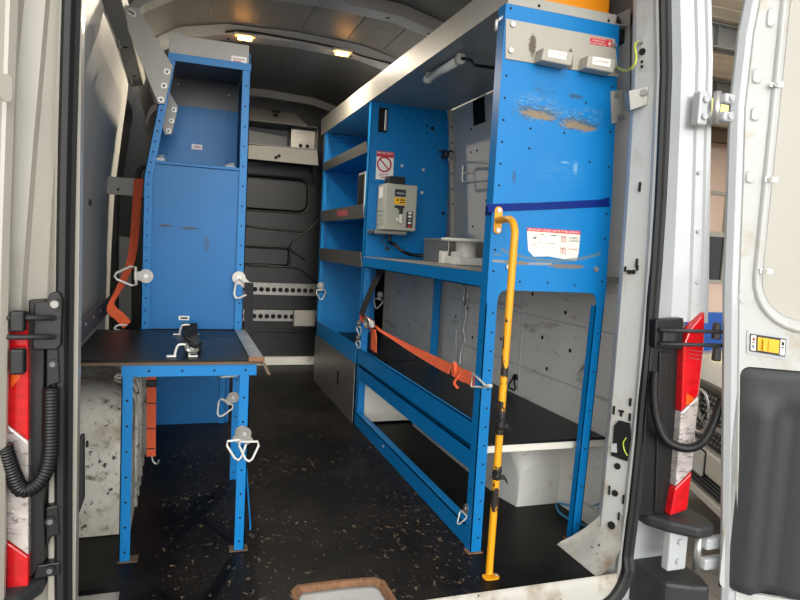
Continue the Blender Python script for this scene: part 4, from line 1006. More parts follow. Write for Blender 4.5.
mb.text('CORRECT', sp(.87, .28), xd, yd, .0085, 0); mb.text('LOADING', sp(.87, .38), xd, yd, .0085, 0); mb.text('INCORRECT', sp(.84, .68), xd, yd, .0075, 1)
random.seed(3)
for k in range(16):
    u, v = .06+.5*random.random(), .18+.55*random.random(); w_ = .02+.05*random.random(); mb.prism([sp(u, v), sp(u+w_, v+.02*random.random()), sp(u+w_, v+.022), sp(u, v+.02)], (0, -.0002, 0), random.choice((0, 2, 1)))
mb.build('diagram', ['ink', 'pink_ink', 'dark_rail'], IS)
# orange strap on the right rack
OR = empty('ratchet_strap', (.9, 2.4, .45), 'orange ratchet strap stretched along the right rack above the lower shelf', 'strap')
mb = MB(); P = [at(px, py, x=xx) for px, py, xx in ((375, 326, .93), (381, 331, .925), (395, 339, .92), (410, 348, .915), (425, 356, .91), (440, 364, .905), (450, 369, .90))]
mb.ribbon(P, None, .003, 0, [(.004, 0, w_) for w_ in (.004, .005, .008, .012, .016, .018, .018)]); 
P2 = [at(px, py, x=.895) for px, py in ((455, 371), (462, 375), (470, 378), (477, 383))]
mb.ribbon(P2, (.004, 0, .020), .003)
k = at(452, 368.5, x=.893); 
for dx, dz, s in ((0, .0, .012), (.0, .012, .009), (0, -.01, .009)): mb.tube([k+Vector((dx, -.02+s*math.cos(t), dz+s*math.sin(t))) for t in [2*PI*i/10 for i in range(10)]], .007, 0, 8, True)
k2 = at(460, 375, x=.893); mb.tube(smooth_path([k2, k2+Vector((-.01, .02, -.03)), k2+Vector((-.005, 0, -.045))], 4), .005)
mb.build('webbing', ['orange'], OR)
mb = MB(); a = at(373, 323, x=.91); mb.ribbon([at(373, 329, x=.905), at(374, 338, x=.905), at(373.5, 351, x=.905)], (.0, .045, 0), .003); mb.ribbon([at(360, 315, x=.90), at(366, 321, x=.90), at(372, 325, x=.905)], (0, .01, .025), .003); mb.build('strap_tail', ['orange'], OR)
mb = MB(); a = at(370, 323, x=.905); mb.box(a-Vector((.012, .05, .02)), a+Vector((.012, .05, .018)), .006); mb.tube([a+Vector((-.016, .05*math.cos(t), .025*math.sin(t))) for t in [2*PI*i/12 for i in range(12)]], .005, 0, 8, True); mb.build('ratchet', ['steel'], OR)
mb = MB(); c = at(481, 384, x=.886)
mb.tube([c+Vector((-.002, dy, dz)) for dy, dz in ((.06, .022), (.0, .010), (-.03, .004), (-.035, -.002), (.0, -.010), (.06, -.022))], .0035, 0, 8, True); mb.tube([c+Vector((0, -.03, .0)), c+Vector((.01, -.052, .006))], .006); mb.build('end_hook', ['white_steel'], OR)
mb = MB(); mb.ribbon([at(382, 268, x=.93), at(372, 288, x=.905), at(361, 315, x=.888)], (0, .035, .008), .004)
tag(mb.build('webbing_strap', ['black_web']), 'black strap running diagonally beneath the counter behind the divider post', 'strap')
# rope at the right rack foot
mb = MB(); mb.tube(smooth_path([at(px, py, z=.012+.0*i) for i, (px, py) in enumerate(((556, 505), (560, 513), (573, 521), (588, 526), (596, 521)))]+[at(598, 512, y=1.82), at(600, 507, y=1.80)], 6), .004)
mb.tube(smooth_path([at(558, 503, z=.03), at(575, 506, z=.03), at(592, 506, y=1.85), at(601, 503, y=1.80)], 6), .004)
tag(mb.build('rope', ['rope']), 'thin blue rope lying on the floor behind the right rack leg', 'rope')
# roof lamps
def roof_lamp(px, py, y, lab):
    c = at(px, py, y=y); o = empty('roof_lamp', c, lab, 'lamp', 'lit roof lamps')
    mb = MB(); mb.box(c+Vector((-.055, -.02, .006)), c+Vector((.055, .02, .022)), .006); mb.build('lamp_base', ['cream_plastic'], o)
    mb = MB(); mb.box(c+Vector((-.036, -.017, -.010)), c+Vector((.036, .017, .006)), .006); mb.build('lamp_lens', ['lamp'], o)
    ld = bpy.data.lights.new('lamp_glow', 'AREA'); ld.energy = 7.5; ld.color = (1, .88, .70); ld.shape = 'RECTANGLE'; ld.size = .07; ld.size_y = .034
    lo = bpy.data.objects.new('lamp_glow', ld); COL.objects.link(lo); lo.location = c+Vector((0, 0, -.0115))
roof_lamp(245, 38, 3.44, 'lit warm roof lamp above the blue cabinet, the left one'); roof_lamp(342, 53.5, 3.44, 'lit warm roof lamp nearer the overhead shelf, the right one')
mb = MB(); ch = 3.43
mb.tube(smooth_path([at(px, py, y=ch) for px, py in ((225, 32), (245, 31), (275, 36), (315, 43), (345, 50), (362, 56), (385, 62), (402, 66))], 4), .005)
mb.tube(smooth_path([at(px, py, y=ch+.02) for px, py in ((150, 24), (165, 21), (176, 23), (178, 14), (176, 26), (168, 34), (156, 36))], 5), .006)
tag(mb.build('roof_cable', ['cable']), 'black cable clipped along the roof bow past both lamps', 'cable')
# bulkhead fittings
OT = empty('overhead_tray', (.65, 4.7, 1.5), 'grey metal overhead tray above the black bulkhead', 'tray')
yt = 4.6
mb = MB(); q = [at(px, py, y=yt) for px, py in ((232, 100), (300, 108), (308, 126.5), (232, 118.5))]; q2 = [p.copy() for p in q]; q2[0].y += .22; q2[1].y += .22
q = [q2[0], q2[1], q[2], q[3]]; mb.prism(q, (0, .004, .002))
for px, py in ((273.5, 112), (278, 112.5), (275.5, 116)): c = at(px, py, y=4.66); mb.disc(c+Vector((0, -.012, .002)), (0, -1, .8), .015, 1, 12, .004)
mb.build('sloping_panel', ['grey_coat', 'hole'], OT)
mb = MB()
mb.prism([at(px, py, y=yt) for px, py in ((232, 144), (317, 149), (318.5, 165.5), (232, 157))], (0, .004, 0)); 
for px, py in ((276, 157.5), (279, 156)): mb.disc(at(px, py, y=yt), (0, -1, 0), .012, 1)
mb.build('front_panel', ['grey_coat', 'hole'], OT)
zb = 1.62
mb = MB(); mb.box((.30, yt, zb-.01), (.905, 4.88, zb)); mb.box((.30, 4.87, zb), (.905, 4.88, 1.78)); mb.box((.901, yt, zb), (.905, 4.88, 1.775)); mb.box((.30, yt, 1.773), (.905, 4.88, 1.777)); mb.build('tray_shell', ['dark_rail'], OT)
mb = MB(); mb.box((.73, yt+.10, zb), (.90, 4.87, 1.765)); mb.box((.735, yt+.06, zb+.001), (.895, yt+.1, zb+.01)); 
for x in (.80, .85): mb.disc((x, yt+.099, zb+.03), (0, -1, 0), .014, 1)
mb.build('divider_box', ['alu', 'hole'], OT)
mb = MB(); mb.prism([(.42, 4.80, zb), (.70, 4.80, zb), (.66, 4.80, 1.70), (.64, 4.8, 1.72), (.42, 4.80, 1.74)], (0, .01, 0)); mb.build('inner_plate', ['dark_rail'], OT)
mb = MB(); mb.tube(smooth_path([(.93, 4.80, 1.80), (1.0, 4.78, 1.86), (1.15, 4.8, 1.85), (1.22, 4.80, 1.80), (1.1, 4.79, 1.82), (.98, 4.79, 1.815)], 6), .012)
tag(mb.build('cable_bundle', ['cable']), 'black cable bundle beneath the roof at the right of the overhead tray', 'cable')
def perf(z0, z1, lab, x0=.40, x1=1.16, y=4.82):
    mb = MB(); mb.box((x0, y, z0), (x1, y+.03, z1), .003)
    mb.box((x0, y-.004, z0), (x1, y, z0+.012)); mb.box((x0, y-.004, z1-.012), (x1, y, z1))
    n = int((x1-x0)/.047)
    for i in range(n):
        mb.disc((x0+.03+i*.047, y, (z0+z1)/2-.006), (0, -1, 0), .018, 1, 12, .001)
        if i % 2 == 0: mb.disc((x0+.04+i*.047, y-.003, z1-.006), (0, -1, 0), .004, 1, 6)
    return tag(mb.build('lashing_rail', ['alu', 'hole']), lab, 'rail')
perf(.545, .635, 'upper perforated metal lashing rail on the bulkhead'); perf(.347, .430, 'lower perforated metal lashing rail on the bulkhead')
mb = MB(); mb.box((.815, 4.77, .315), (.975, 4.818, .435), .006); mb.disc((.87, 4.77, .38), (0, -1, 0), .006, 1); mb.disc((.92, 4.77, .38), (0, -1, 0), .006, 1)
tag(mb.build('junction_box', ['grey_coat', 'steel']), 'small grey box on the lower perforated bulkhead rail', 'box')
mb = MB(); mb.tube(smooth_path([(.975, 4.79, .39), (1.02, 4.78, .38), (1.015, 4.77, .30), (1.02, 4.77, .2), (.99, 4.77, .08)], 6), .006)
tag(mb.build('wire_lead', ['dark_underside']), 'grey wire hanging from the small box on the bulkhead rail', 'wire')

# ------------------------------------------------------------------ exterior fittings of the van's rear
def taillight(sideR, lab):
    fx = (lambda p: p) if sideR else (lambda p: Vector((mirror(p.x)+.03, p.y, p.z-.03)))
    Y = 1.487
    def P(px, py, y=Y): return fx(at(px, py, y=y))
    o = empty('tail_light', P(690, 415), lab, 'tail light')
    def piece(pts, m, name, sub=None, par=None):
        mb = MB(); f = [P(*q) for q in pts]; 
        mb.prism(f, (0, .03, 0), 0, .004)
        return mb.build(name, [m], par or o)
    piece([(705, 312), (704.5, 345), (699, 395), (681.5, 412), (684, 345), (690, 330)], 'lens_red', 'red_lens')
    piece([(699, 396), (695, 440), (692.5, 470), (676, 487), (681.3, 413)], 'lens_clear', 'clear_lens')
    piece([(692.3, 472), (687.5, 510), (670.5, 516), (675.5, 488.5)], 'lens_red', 'red_lens')
    mb = MB()
    mb.prism([P(686.5, 393, Y-.003), P(694, 398, Y-.003), P(692, 403, Y-.003), P(686, 405, Y-.003)], (0, .002, 0)); mb.build('amber_patch', ['lens_amber'], o)  # flat amber piece on the face of the lens
    mb = MB()
    for k in range(3):
        for i in range(6):
            c = P(690+i*2.2, 350+k*4+i*.3, Y-.002); mb.disc(c, (0, -1, 0), .0022, 0, 6)
    mb.build('reflector_dots', ['pink_ink'], o)
    return o
taillight(True, 'red and clear tail light on the right rear corner of the van')
o = empty('tail_light', (-.33, 1.5, .5), 'red and clear tail light on the left rear corner of the van', 'tail light')
for pts, m, nm in (([(6, 322), (27, 320), (28.5, 360), (28.5, 442), (6, 424)], 'lens_red', 'red_lens'), ([(6, 424), (28.5, 442), (28.5, 556), (6, 540)], 'lens_clear', 'clear_lens'), ([(6, 541), (28.5, 557), (28, 588), (6, 592)], 'lens_red', 'red_lens')):
    mb = MB(); mb.prism([at(px, py, y=1.49) for px, py in pts], (0, .09, 0), 0, .004); mb.build(nm, [m], o)
mb = MB(); mb.prism([at(px, py, y=1.487) for px, py in ((11, 362), (21, 366), (20, 378), (11, 388))], (0, .002, 0)); mb.build('amber_patch', ['lens_amber'], o)  # flat amber piece on the left lens
def trimplate(sideR, lab):
    fx = (lambda p: p) if sideR else (lambda p: Vector((mirror(p.x)+.0, p.y, p.z-.03)))
    o = empty('black_trim', fx(at(668, 420, y=1.51)), lab, 'trim')
    mb = MB(); mb.prism([fx(at(px, py, y=1.512)) for px, py in ((653, 324), (690, 330), (684, 345), (682, 415), (671, 517), (640, 516), (645, 420), (650, 360))], (0, .06, 0), 0, .004)
    mb.prism([fx(at(px, py, y=1.505)) for px, py in ((660, 352), (671, 352), (669, 430), (664, 515), (655, 514))], (0, .02, 0), 0, .004); mb.build('trim_panel', ['black'], o)
    mb = MB(); mb.prism([fx(at(px, py, y=1.49)) for px, py in ((656, 320), (684, 318), (683, 350), (655, 348))], (0, .03, 0), 0, .004)
    mb.box(fx(at(664, 332, y=1.478)), fx(at(672, 341, y=1.492)), .003, 1); mb.build('check_strap_mount', ['black', 'bumper'], o)
    for y0, z in ((330, 0), (344, 0)):
        mb = MB(); a, b = fx(at(660, y0, y=1.475)), fx(at(722, y0+2 if y0 == 330 else y0+1.5, y=1.43))
        mb.tube([a, b], .0055, 0, 8); mb.build('check_arm', ['bumper'], o)
    return o
trimplate(True, 'black plastic trim with door check arms beside the right tail light')
o = empty('black_trim', (-.26, 1.5, .5), 'black plastic trim with door check arms beside the left tail light', 'trim')
def lp(pts, y, th): 
    mb = MB(); mb.prism([at(a, b, y=y) for a, b in pts], (0, th, 0), 0, .003); return mb
lp([(28.5, 300), (45, 300), (44, 395), (47, 480), (44, 505), (46, 560), (29, 580)], 1.515, .04).build('trim_panel', ['black'], o)
lp([(34, 303), (46, 302), (50, 293), (59, 292), (62.5, 300), (61, 345), (56, 350), (32, 350)], 1.495, .03).build('check_strap_mount', ['black'], o)
for y0 in (318, 337):
    MB().tube([at(6, y0, y=1.45), at(54, y0, y=1.485)], .0055, 0, 8).build('check_arm', ['bumper'], o)
for pts, c in (([(46, 347), (58, 347), (60, 383), (50, 386), (46, 396)], (53, 364)), ([(46, 508), (58, 505), (59.5, 535), (50, 538), (46, 550)], (50.5, 521)), ([(37, 566), (60, 562), (60, 575), (33, 580)], (50, 570))):
    mb = lp(pts, 1.508, .03); q = at(c[0], c[1], y=1.507); mb.cyl(q, q-Vector((0, .004, 0)), .011, 0, 14); mb.cyl(q-Vector((0, .004, 0)), q-Vector((0, .007, 0)), .006, 1, 10); mb.build('bolted_bracket', ['black', 'dark_rail'], o)
mb = MB(); q = at(55, 304, y=1.49); mb.cyl(q, q-Vector((0, .005, 0)), .012, 0, 14); mb.cyl(q-Vector((0, .005, 0)), q-Vector((0, .008, 0)), .008, 1, 12); mb.build('bolt', ['black', 'grey_coat'], o)
def hose(pts, r, lab):
    pth = smooth_path(pts, 24); out = []; L = 0
    # resample evenly
    step = r*.10; res = [pth[0]]; acc = 0
    for a, b in zip(pth, pth[1:]):
        d = (b-a).length; t = step-acc
        while t <= d: res.append(a.lerp(b, t/d)); t += step
        acc = d-(t-step)
    rads = [r*(1.0 if (i % 4) in (0, 1) else .90) for i in range(len(res))]
    mb = MB(); mb.tube(res, r, 0, 12, False, rads)
    return tag(mb.build('corrugated_hose', ['cable']), lab, 'hose')
hose([at(px, py, y=yy) for px, py, yy in ((655, 372, 1.50), (654, 395, 1.49), (657, 420, 1.48), (666, 440, 1.475), (684, 448, 1.465), (700, 444, 1.455), (712, 426, 1.44), (722, 398, 1.43))], .0135, 'black corrugated hose looping past the right tail light to the door')
hose([at(px, py, y=yy) for px, py, yy in ((51, 388, 1.495), (50.5, 430, 1.49), (49.5, 456, 1.485), (44, 474, 1.48), (33, 487, 1.475), (20, 488, 1.47), (10, 466, 1.46), (4, 446, 1.45))], .0175, 'black corrugated hose looping past the left tail light')
# bumper
def bumper(sideR, lab):
    fx = (lambda p: p) if sideR else (lambda p: (mirror(p[0])+.0, p[1], p[2]))
    o = empty('bumper_corner', fx((1.42, 1.45, -.4)), lab, 'bumper')
    def pp(pts, h, name):
        mb = MB(); mb.prism([fx(p) for p in pts], (0, 0, h), 0, .012); mb.build(name, ['bumper'], o)
    zt = .185
    pp([(1.355, 1.52, zt-.035), (1.39, 1.46, zt-.035), (1.45, 1.40, zt-.035), (1.515, 1.41, zt-.035), (1.535, 1.46, zt-.035), (1.54, 1.62, zt-.035), (1.36, 1.60, zt-.035)], .04, 'upper_step')
    pp([(1.375, 1.47, -.45), (1.38, 1.44, -.45), (1.45, 1.405, -.45), (1.50, 1.39, -.45), (1.525, 1.45, -.45), (1.53, 1.7, -.45), (1.375, 1.62, -.45)], .46, 'bumper_shell')
    return o
bumper(True, 'dark grey plastic bumper corner under the right tail light'); bumper(False, 'dark grey plastic bumper corner under the left tail light')
mb = MB(); mb.box((-.27, 1.38, -.45), (1.36, 1.49, -.135), .02)
tag(mb.build('bumper_step', ['bumper']), 'dark grey rear step bumper below the floor sill', 'bumper')
# hinges on the right
def hinge(px0, py0, px1, py1, lab, y=1.47):
    a, b = at(px0, py0, y=y), at(px1, py1, y=y-.03)
    o = empty('door_hinge', a, lab, 'hinge', 'right door hinges'); h = abs(a.z-b.z)
    mb = MB(); mb.box((a.x, y, b.z), (a.x+(b.x-a.x)*.38, y+.03, a.z), .005)
    for k in (.25, .75): mb.cyl((a.x+(b.x-a.x)*.2, y, b.z+h*k), (a.x+(b.x-a.x)*.2, y-.008, b.z+h*k), .009, 0, 10)
    mb.build('body_leaf', ['van_white'], o)
    mb = MB(); mb.cyl((a.x+(b.x-a.x)*.52, y-.015, b.z+.002), (a.x+(b.x-a.x)*.52, y-.015, a.z-.002), .011, 0, 14); mb.build('pin', ['steel'], o)
    for k in (.24, .76):
        mb = MB(); mb.box((a.x+(b.x-a.x)*.55, y-.042, b.z+h*(k-.15)), (b.x, y-.015, b.z+h*(k+.15)), .007); mb.cyl((b.x-.02, y-.040, b.z+h*k), (b.x-.02, y-.048, b.z+h*k), .008, 0, 10); mb.build('door_leaf', ['van_white'], o)
hinge(701, 90, 731, 126, 'white upper hinge between the right pillar and open door'); hinge(671, 533, 722, 570, 'white lower hinge between bumper and open right door', 1.46)

# ------------------------------------------------------------------ rear doors
DU = Vector((.848, -.53, 0)); DN = Vector((-.53, -.848, 0)); DH = Vector((1.468, 1.42, 0))
def D(px, py, off=0.): return hit(px, py, DH+DN*off, DN)
def dl(p): return (Vector(p)-DH).dot(DU)
def dp(s, z, off=0.): return DH+DU*s+Vector((0, 0, z))+DN*off
edge = [D(px, py) for px, py in ((741, 0), (729, 100), (726, 200), (723, 270), (722, 400), (720, 595))]
etab = sorted([(p.z, dl(p)) for p in edge]); 
s_end = .78; zs_ = [-.16, .0, .2, .4, .6, .9, 1.15, 1.4, 1.6, 1.75, 1.9, 1.98]
def es(z):
    if z < etab[0][0]: return etab[0][1]+(etab[0][0]-z)*.04
    return interp(etab, z)+max(0, z-etab[-1][0])*.2
DR = struct(MB().loft([[dp(es(z)+.06, z, -.09), dp(es(z)+.034, z, -.085), dp(es(z)+.004, z, -.02), dp(es(z)+.006, z, -.004), dp(es(z)+.022, z, .006), dp(es(z)+.026, z, .0), dp(es(z)+.04, z, 0)] for z in zs_]).build('door_1', ['van_white']), 'open white right rear door with scuffed inner panel', 'door')
# inner skin with window recess and lower pad opening
wl = dl(D(763, 170)); wb = D(800, 334).z; wt = 1.83; wr = .70; r = .15
wcx, wcz, ww, wh = (wl+wr)/2, (wb+wt)/2, wr-wl, wt-wb
outl = [(wcx+a, wcz+b) for a, b in rrect(ww, wh, r, 8)]
pl_ = dl(D(741, 367)); pb = D(741, 592).z; pt = D(741, 366).z
pcx, pcz, pw, ph = (pl_+wr)/2, (pb+pt)/2, wr-pl_, pt-pb
padl = [(pcx+a, pcz+b) for a, b in rrect(pw, ph, .025, 5)]
from mathutils.geometry import tessellate_polygon
bord = [(es(z)+.04, z) for z in zs_] + [(s_end, z) for z in zs_[::-1]]
loops = [bord, outl[::-1], padl[::-1]]; flat = [p for l_ in loops for p in l_]
tr = tessellate_polygon([[Vector((a, b, 0)) for a, b in l_] for l_ in loops])
mb = MB()
tri_n = []
for t in tr:
    (ax, az), (bx, bz), (cx_, cz_) = [flat[i] for i in t]
    if abs((bx-ax)*(cz_-az)-(bz-az)*(cx_-ax)) < 1e-9: continue
    tri_n.append(list(t) if (bx-ax)*(cz_-az)-(bz-az)*(cx_-ax) > 0 else list(t)[::-1])
mb.add([dp(a, b) for a, b in flat], tri_n)
inn = [(wcx+a, wcz+b) for a, b in rrect(ww-.07, wh-.07, r-.035, 8)]
mid = [(wcx+a, wcz+b) for a, b in rrect(ww+.004, wh+.004, r, 8)]
mb.loft([[dp(s, z, 0) for s, z in outl], [dp(s, z, .012) for s, z in [(wcx+a, wcz+b) for a, b in rrect(ww-.012, wh-.012, r-.006, 8)]], [dp(s, z, .010) for s, z in [(wcx+a, wcz+b) for a, b in rrect(ww-.03, wh-.03, r-.015, 8)]], [dp(s, z, -.03) for s, z in inn]], 0, True, True)
mb.loft([[dp(s, z, 0) for s, z in padl], [dp(s, z, -.012) for s, z in padl]], 0, False, True)
# raised ribs and pressed dimples
for z0 in (.0,):
    mb.loft([[dp(es(z)+.040, z, 0), dp(es(z)+.043, z, .004), dp(es(z)+.047, z, 0)] for z in zs_])
for px, py, w_, h_ in ((771, 18, .026, .06), (757, 76, .03, .05), (755.5, 114, .03, .045), (750, 177, .028, .04)):
    c = D(px, py); s, z = dl(c), c.z; o_ = rrect(w_, h_, w_*.45, 4); i_ = rrect(w_*.7, h_*.75, w_*.3, 4)
    mb.loft([[dp(s+a, z+b, .0005) for a, b in o_], [dp(s+a, z+b, -.0) for a, b in [(q[0]*.85, q[1]*.9) for q in o_]], [dp(s+a, z+b, .006) for a, b in i_]], 0, True, True); mb.add([dp(s+a, z+b, .006) for a, b in i_], [list(range(len(i_)))], 0)
c = D(746, 296); mb.disc(c, DN, .021, 0, 20, .003)
mb.build('inner_skin', ['van_grimy'], DR)
mb = MB(); mb.add([dp(s, z, -.028) for s, z in inn], [list(range(len(inn)))]); mb.box((0, 0, 0), (.001, .001, .001), 0, 0, Matrix.Translation(dp(wcx, wcz, -.03)))
for px, py in ((775, 86), (769.5, 180), (764, 270)): pass
mb.build('window_panel', ['door_panel'], DR)
for px, py in ((775, 86), (769.5, 180), (764.5, 271)):
    c = D(px, py); s, z = dl(c), c.z; mb = MB(); mb.prism([dp(s-.016, z-.006, .012), dp(s+.016, z-.006, .012), dp(s+.016, z+.006, .012), dp(s-.016, z+.006, .012)], DN*.004); mb.cyl(dp(s-.004, z, .016), dp(s-.004, z, .02), .007, 1, 8); mb.build('panel_clip', ['steel', 'grey_coat'], DR)
# lower pad
mb = MB()
nS, nZ = 24, 40
def pad_off(u, v):
    s = u*pw
    b = -.010
    e = min(u*pw, v*ph, (1-v)*ph)
    b += .012*min(1, e/.012)
    # long moulded ridge
    x0 = .075
    if v < .88:
        t = (s-x0)/.03
        b += .026*math.exp(-t*t)*min(1, (.88-v)/.08)
        t2 = (s-x0-.06)/.03; b -= .016*math.exp(-t2*t2)*min(1, (.88-v)/.08)
        if s > x0+.09: b += .004
    return b
P = [[dp(pl_+pw*i/nS, pb+ph*j/nZ, pad_off(i/nS, j/nZ)) for i in range(nS+1)] for j in range(nZ+1)]
mb.loft(P, 0, True); mb.build('lower_pad', ['pad'], DR)
# release handle
c0, c1, c2, c3 = D(749, 333), D(786.5, 338.5), D(785, 357), D(748.5, 351)
LH = MB()
def quad(mb, u0, v0, u1, v1, off, th, m):
    def q(u, v): return c0.lerp(c1, u).lerp(c3.lerp(c2, u), v)+DN*off
    mb.prism([q(u0, v0), q(u1, v0), q(u1, v1), q(u0, v1)], DN*th, m)
mb = MB(); quad(mb, -.06, -.14, 1.06, 1.14, .0, .003, 0)
hb = mb.build('handle_surround', ['van_white'], DR)
mb = MB(); quad(mb, .02, .02, .98, .98, .003, .003, 0); mb.build('handle_bezel', ['ink'], hb)
mb = MB(); quad(mb, .215, .14, .79, .86, .006, .004, 0); quad(mb, .34, .22, .42, .8, .010, .008, 0); quad(mb, .5, .22, .68, .8, .010, .003, 0); mb.build('release_lever', ['yellow_lever'], hb)
mb = MB(); quad(mb, .04, .08, .18, .92, .006, .0006, 0); quad(mb, .08, .2, .15, .38, .0066, .0004, 1); quad(mb, .07, .45, .15, .5, .0066, .0004, 2); quad(mb, .07, .6, .14, .8, .0066, .0004, 3)
quad(mb, .83, .08, .96, .92, .006, .0006, 0); quad(mb, .86, .2, .93, .4, .0066, .0004, 2); quad(mb, .85, .48, .94, .54, .0066, .0004, 2); mb.build('handle_label', ['white', 'pink_ink', 'ink', 'dark_underside'], hb)
# black rubber buffers and outer skin
mb = MB()
for py0, py1 in ((324, 341), (349, 363)):
    a, b = D(717, py0), D(722.5, py1); mb.prism([a+DN*-.02, D(723, py0)-DN*.02, D(723, py1)-DN*.02, b+DU*-.02-DN*.02], DN*-.03, 0, .003)
mb.build('rubber_buffer', ['black'], DR)
mb = MB(); mb.prism([dp(es(z)+.05, z, -.09) for z in zs_]+[dp(s_end, z, -.09) for z in zs_[::-1]], DN*.004); mb.prism([dp(s_end-.004, z_, -.09) for z_ in (zs_[0], zs_[-1])]+[dp(s_end-.004, z_, 0) for z_ in (zs_[-1], zs_[0])], DU*.004); mb.build('outer_skin', ['van_white'], DR)
# left door, mirrored opening
EU = Vector((-.80, -.60, 0)); EN = Vector((.60, -.80, 0)); EH = Vector((-.318, 1.455, 0))
def ep(s, z, off=0.): return EH+EU*s+Vector((0, 0, z))+EN*off
def le(z): return interp([(-.1, .014), (.2, .012), (.8, .006), (1.4, -.012), (1.9, -.02)], z)
mb = MB()
mb.loft([[ep(le(z)+.02, z, -.09), ep(le(z)-.004, z, -.08), ep(le(z)-.004, z, -.01), ep(le(z)+.004, z, 0), ep(le(z)+.02, z, .004), ep(le(z)+.026, z, 0), ep(le(z)+.055, z, .0), ep(le(z)+.06, z, .005), ep(le(z)+.07, z, 0), ep(.75, z, 0)] for z in zs_], flip=True)
mb.loft([[ep(.75, z, 0), ep(.75, z, -.09), ep(le(z)+.02, z, -.09)] for z in zs_], flip=True)
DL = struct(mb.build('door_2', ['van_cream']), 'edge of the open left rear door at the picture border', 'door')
mb = MB()
for py0, py1 in ((312, 330), (350, 372)):
    c = at(20, (py0+py1)/2, y=1.46); h_ = (py1-py0)/2*1.5/636; mb.box(c-Vector((.016, .015, h_)), c+Vector((.010, .015, h_)), .004)
mb.build('rubber_buffer', ['black'], DL)
c = at(5, 88, y=1.40); mb = MB(); mb.prism([c+EU*a+Vector((0, 0, b)) for a, b in rrect(.02, .05, .009)], EN*.006); mb.build('door_stud', ['van_cream'], DL)

# ------------------------------------------------------------------ surroundings
mb = MB(); mb.add([(-25, -25, GZ), (40, -25, GZ), (40, 40, GZ), (-25, 40, GZ)], [[0, 1, 2, 3]])
for x in (1.9, 6.5): mb.box((x, -20, GZ-.001), (x+.02, 30, GZ+.001), 0, 1)
for y in (3.9, 8.5): mb.box((-20, y, GZ-.001), (30, y+.02, GZ+.001), 0, 1)
struct(mb.build('ground', ['concrete', 'dark_rail']), 'grey concrete workshop ground with joints', 'ground')
# workshop: roof, beams, wall
RZ = 4.7
mb = MB()
for i in range(40):
    y = 5.0+i*.3; mb.add([(0, y, RZ), (30, y, RZ), (30, y+.24, RZ), (0, y+.24, RZ), (0, y+.27, RZ+.05), (30, y+.27, RZ+.05), (30, y+.3, RZ), (0, y+.3, RZ)], [[3, 2, 1, 0], [3, 4, 5, 2], [4, 7, 6, 5]])
struct(mb.build('ceiling', ['cream_sheet']), 'cream corrugated workshop roof sheets seen past the open door', 'roof')
mb = MB(); mb.box((8, 11.2, RZ-.03), (14, 13.0, RZ-.01)); struct(mb.build('trim_18', ['sky_panel']), 'bright yellow translucent skylight strip in the workshop roof', 'skylight')
def beam(y, h, w_, lab, m='galv'):
    mb = MB(); mb.box((2, y-w_, RZ-h), (28, y+w_, RZ-h+.02)); mb.box((2, y-w_, RZ-.06), (28, y+w_, RZ-.04)); mb.box((2, y-.015, RZ-h), (28, y+.015, RZ-.05))
    for i in range(10): mb.box((3+i*2.4, y-w_*.8, RZ-h), (3.02+i*2.4, y+w_*.8, RZ-.05))
    return tag(mb.build('roof_beam', [m]), lab, 'beam', kind='structure')
beam(8.2, .40, .12, 'nearest grey steel beam under the workshop roof'); beam(10.6, .35, .10, 'second grey steel beam under the workshop roof'); beam(14.2, .4, .12, 'far brown beam under the workshop roof', 'ply')
mb = MB(); mb.prism([(8.0, 7.0, RZ-.1), (8.2, 7.0, RZ-.1), (9.8, 9.4, RZ-.9), (9.6, 9.4, RZ-.9)], (0, 0, .12)); 
tag(mb.build('diagonal_brace', ['galv']), 'diagonal steel brace below the workshop roof', 'brace', kind='structure')
mb = MB(); mb.box((-6, 15.2, GZ), (30, 15.4, RZ+.6))
struct(mb.build('wall_back', ['pink_wall']), 'tan workshop wall seen through the gap beside the door', 'wall')
WN = empty('window', (15.6, 15.18, .3), 'dark workshop window with pale head rail', 'window'); WN['kind'] = 'structure'
mb = MB(); mb.box((12.5, 15.1, .45), (19, 15.19, 1.75)); mb.build('pane', ['glass_dark'], WN)
mb = MB(); mb.box((12.4, 15.05, 1.75), (19.1, 15.2, 1.90)); mb.box((12.4, 15.05, .38), (19.1, 15.2, .46))
for x in (14.0, 15.45, 17.2): mb.box((x, 15.05, .45), (x+.07, 15.2, RZ))
mb.box((9, 15.1, 3.0), (24, 15.2, 3.1)); mb.build('frame', ['grey_coat'], WN)
# blue screen behind the car
BS = empty('blue_panel', (5.4, 5.4, GZ), 'plain blue upright panel behind the white car', 'panel')
a, b = at(697, 312, y=5.4), at(735, 312, y=5.4)
mb = MB(); mb.box((a.x-.5, 5.4, GZ+.1), (b.x+1.6, 5.44, a.z), .01); mb.build('sheet', ['blue_screen'], BS)
for x in (a.x-.5, b.x+1.55): 
    mb = MB(); mb.box((x, 5.38, GZ), (x+.05, 5.46, a.z+.02), .006); mb.box((x-.02, 5.2, GZ), (x+.07, 5.64, GZ+.04), .006); mb.build('post', ['blue_screen'], BS)
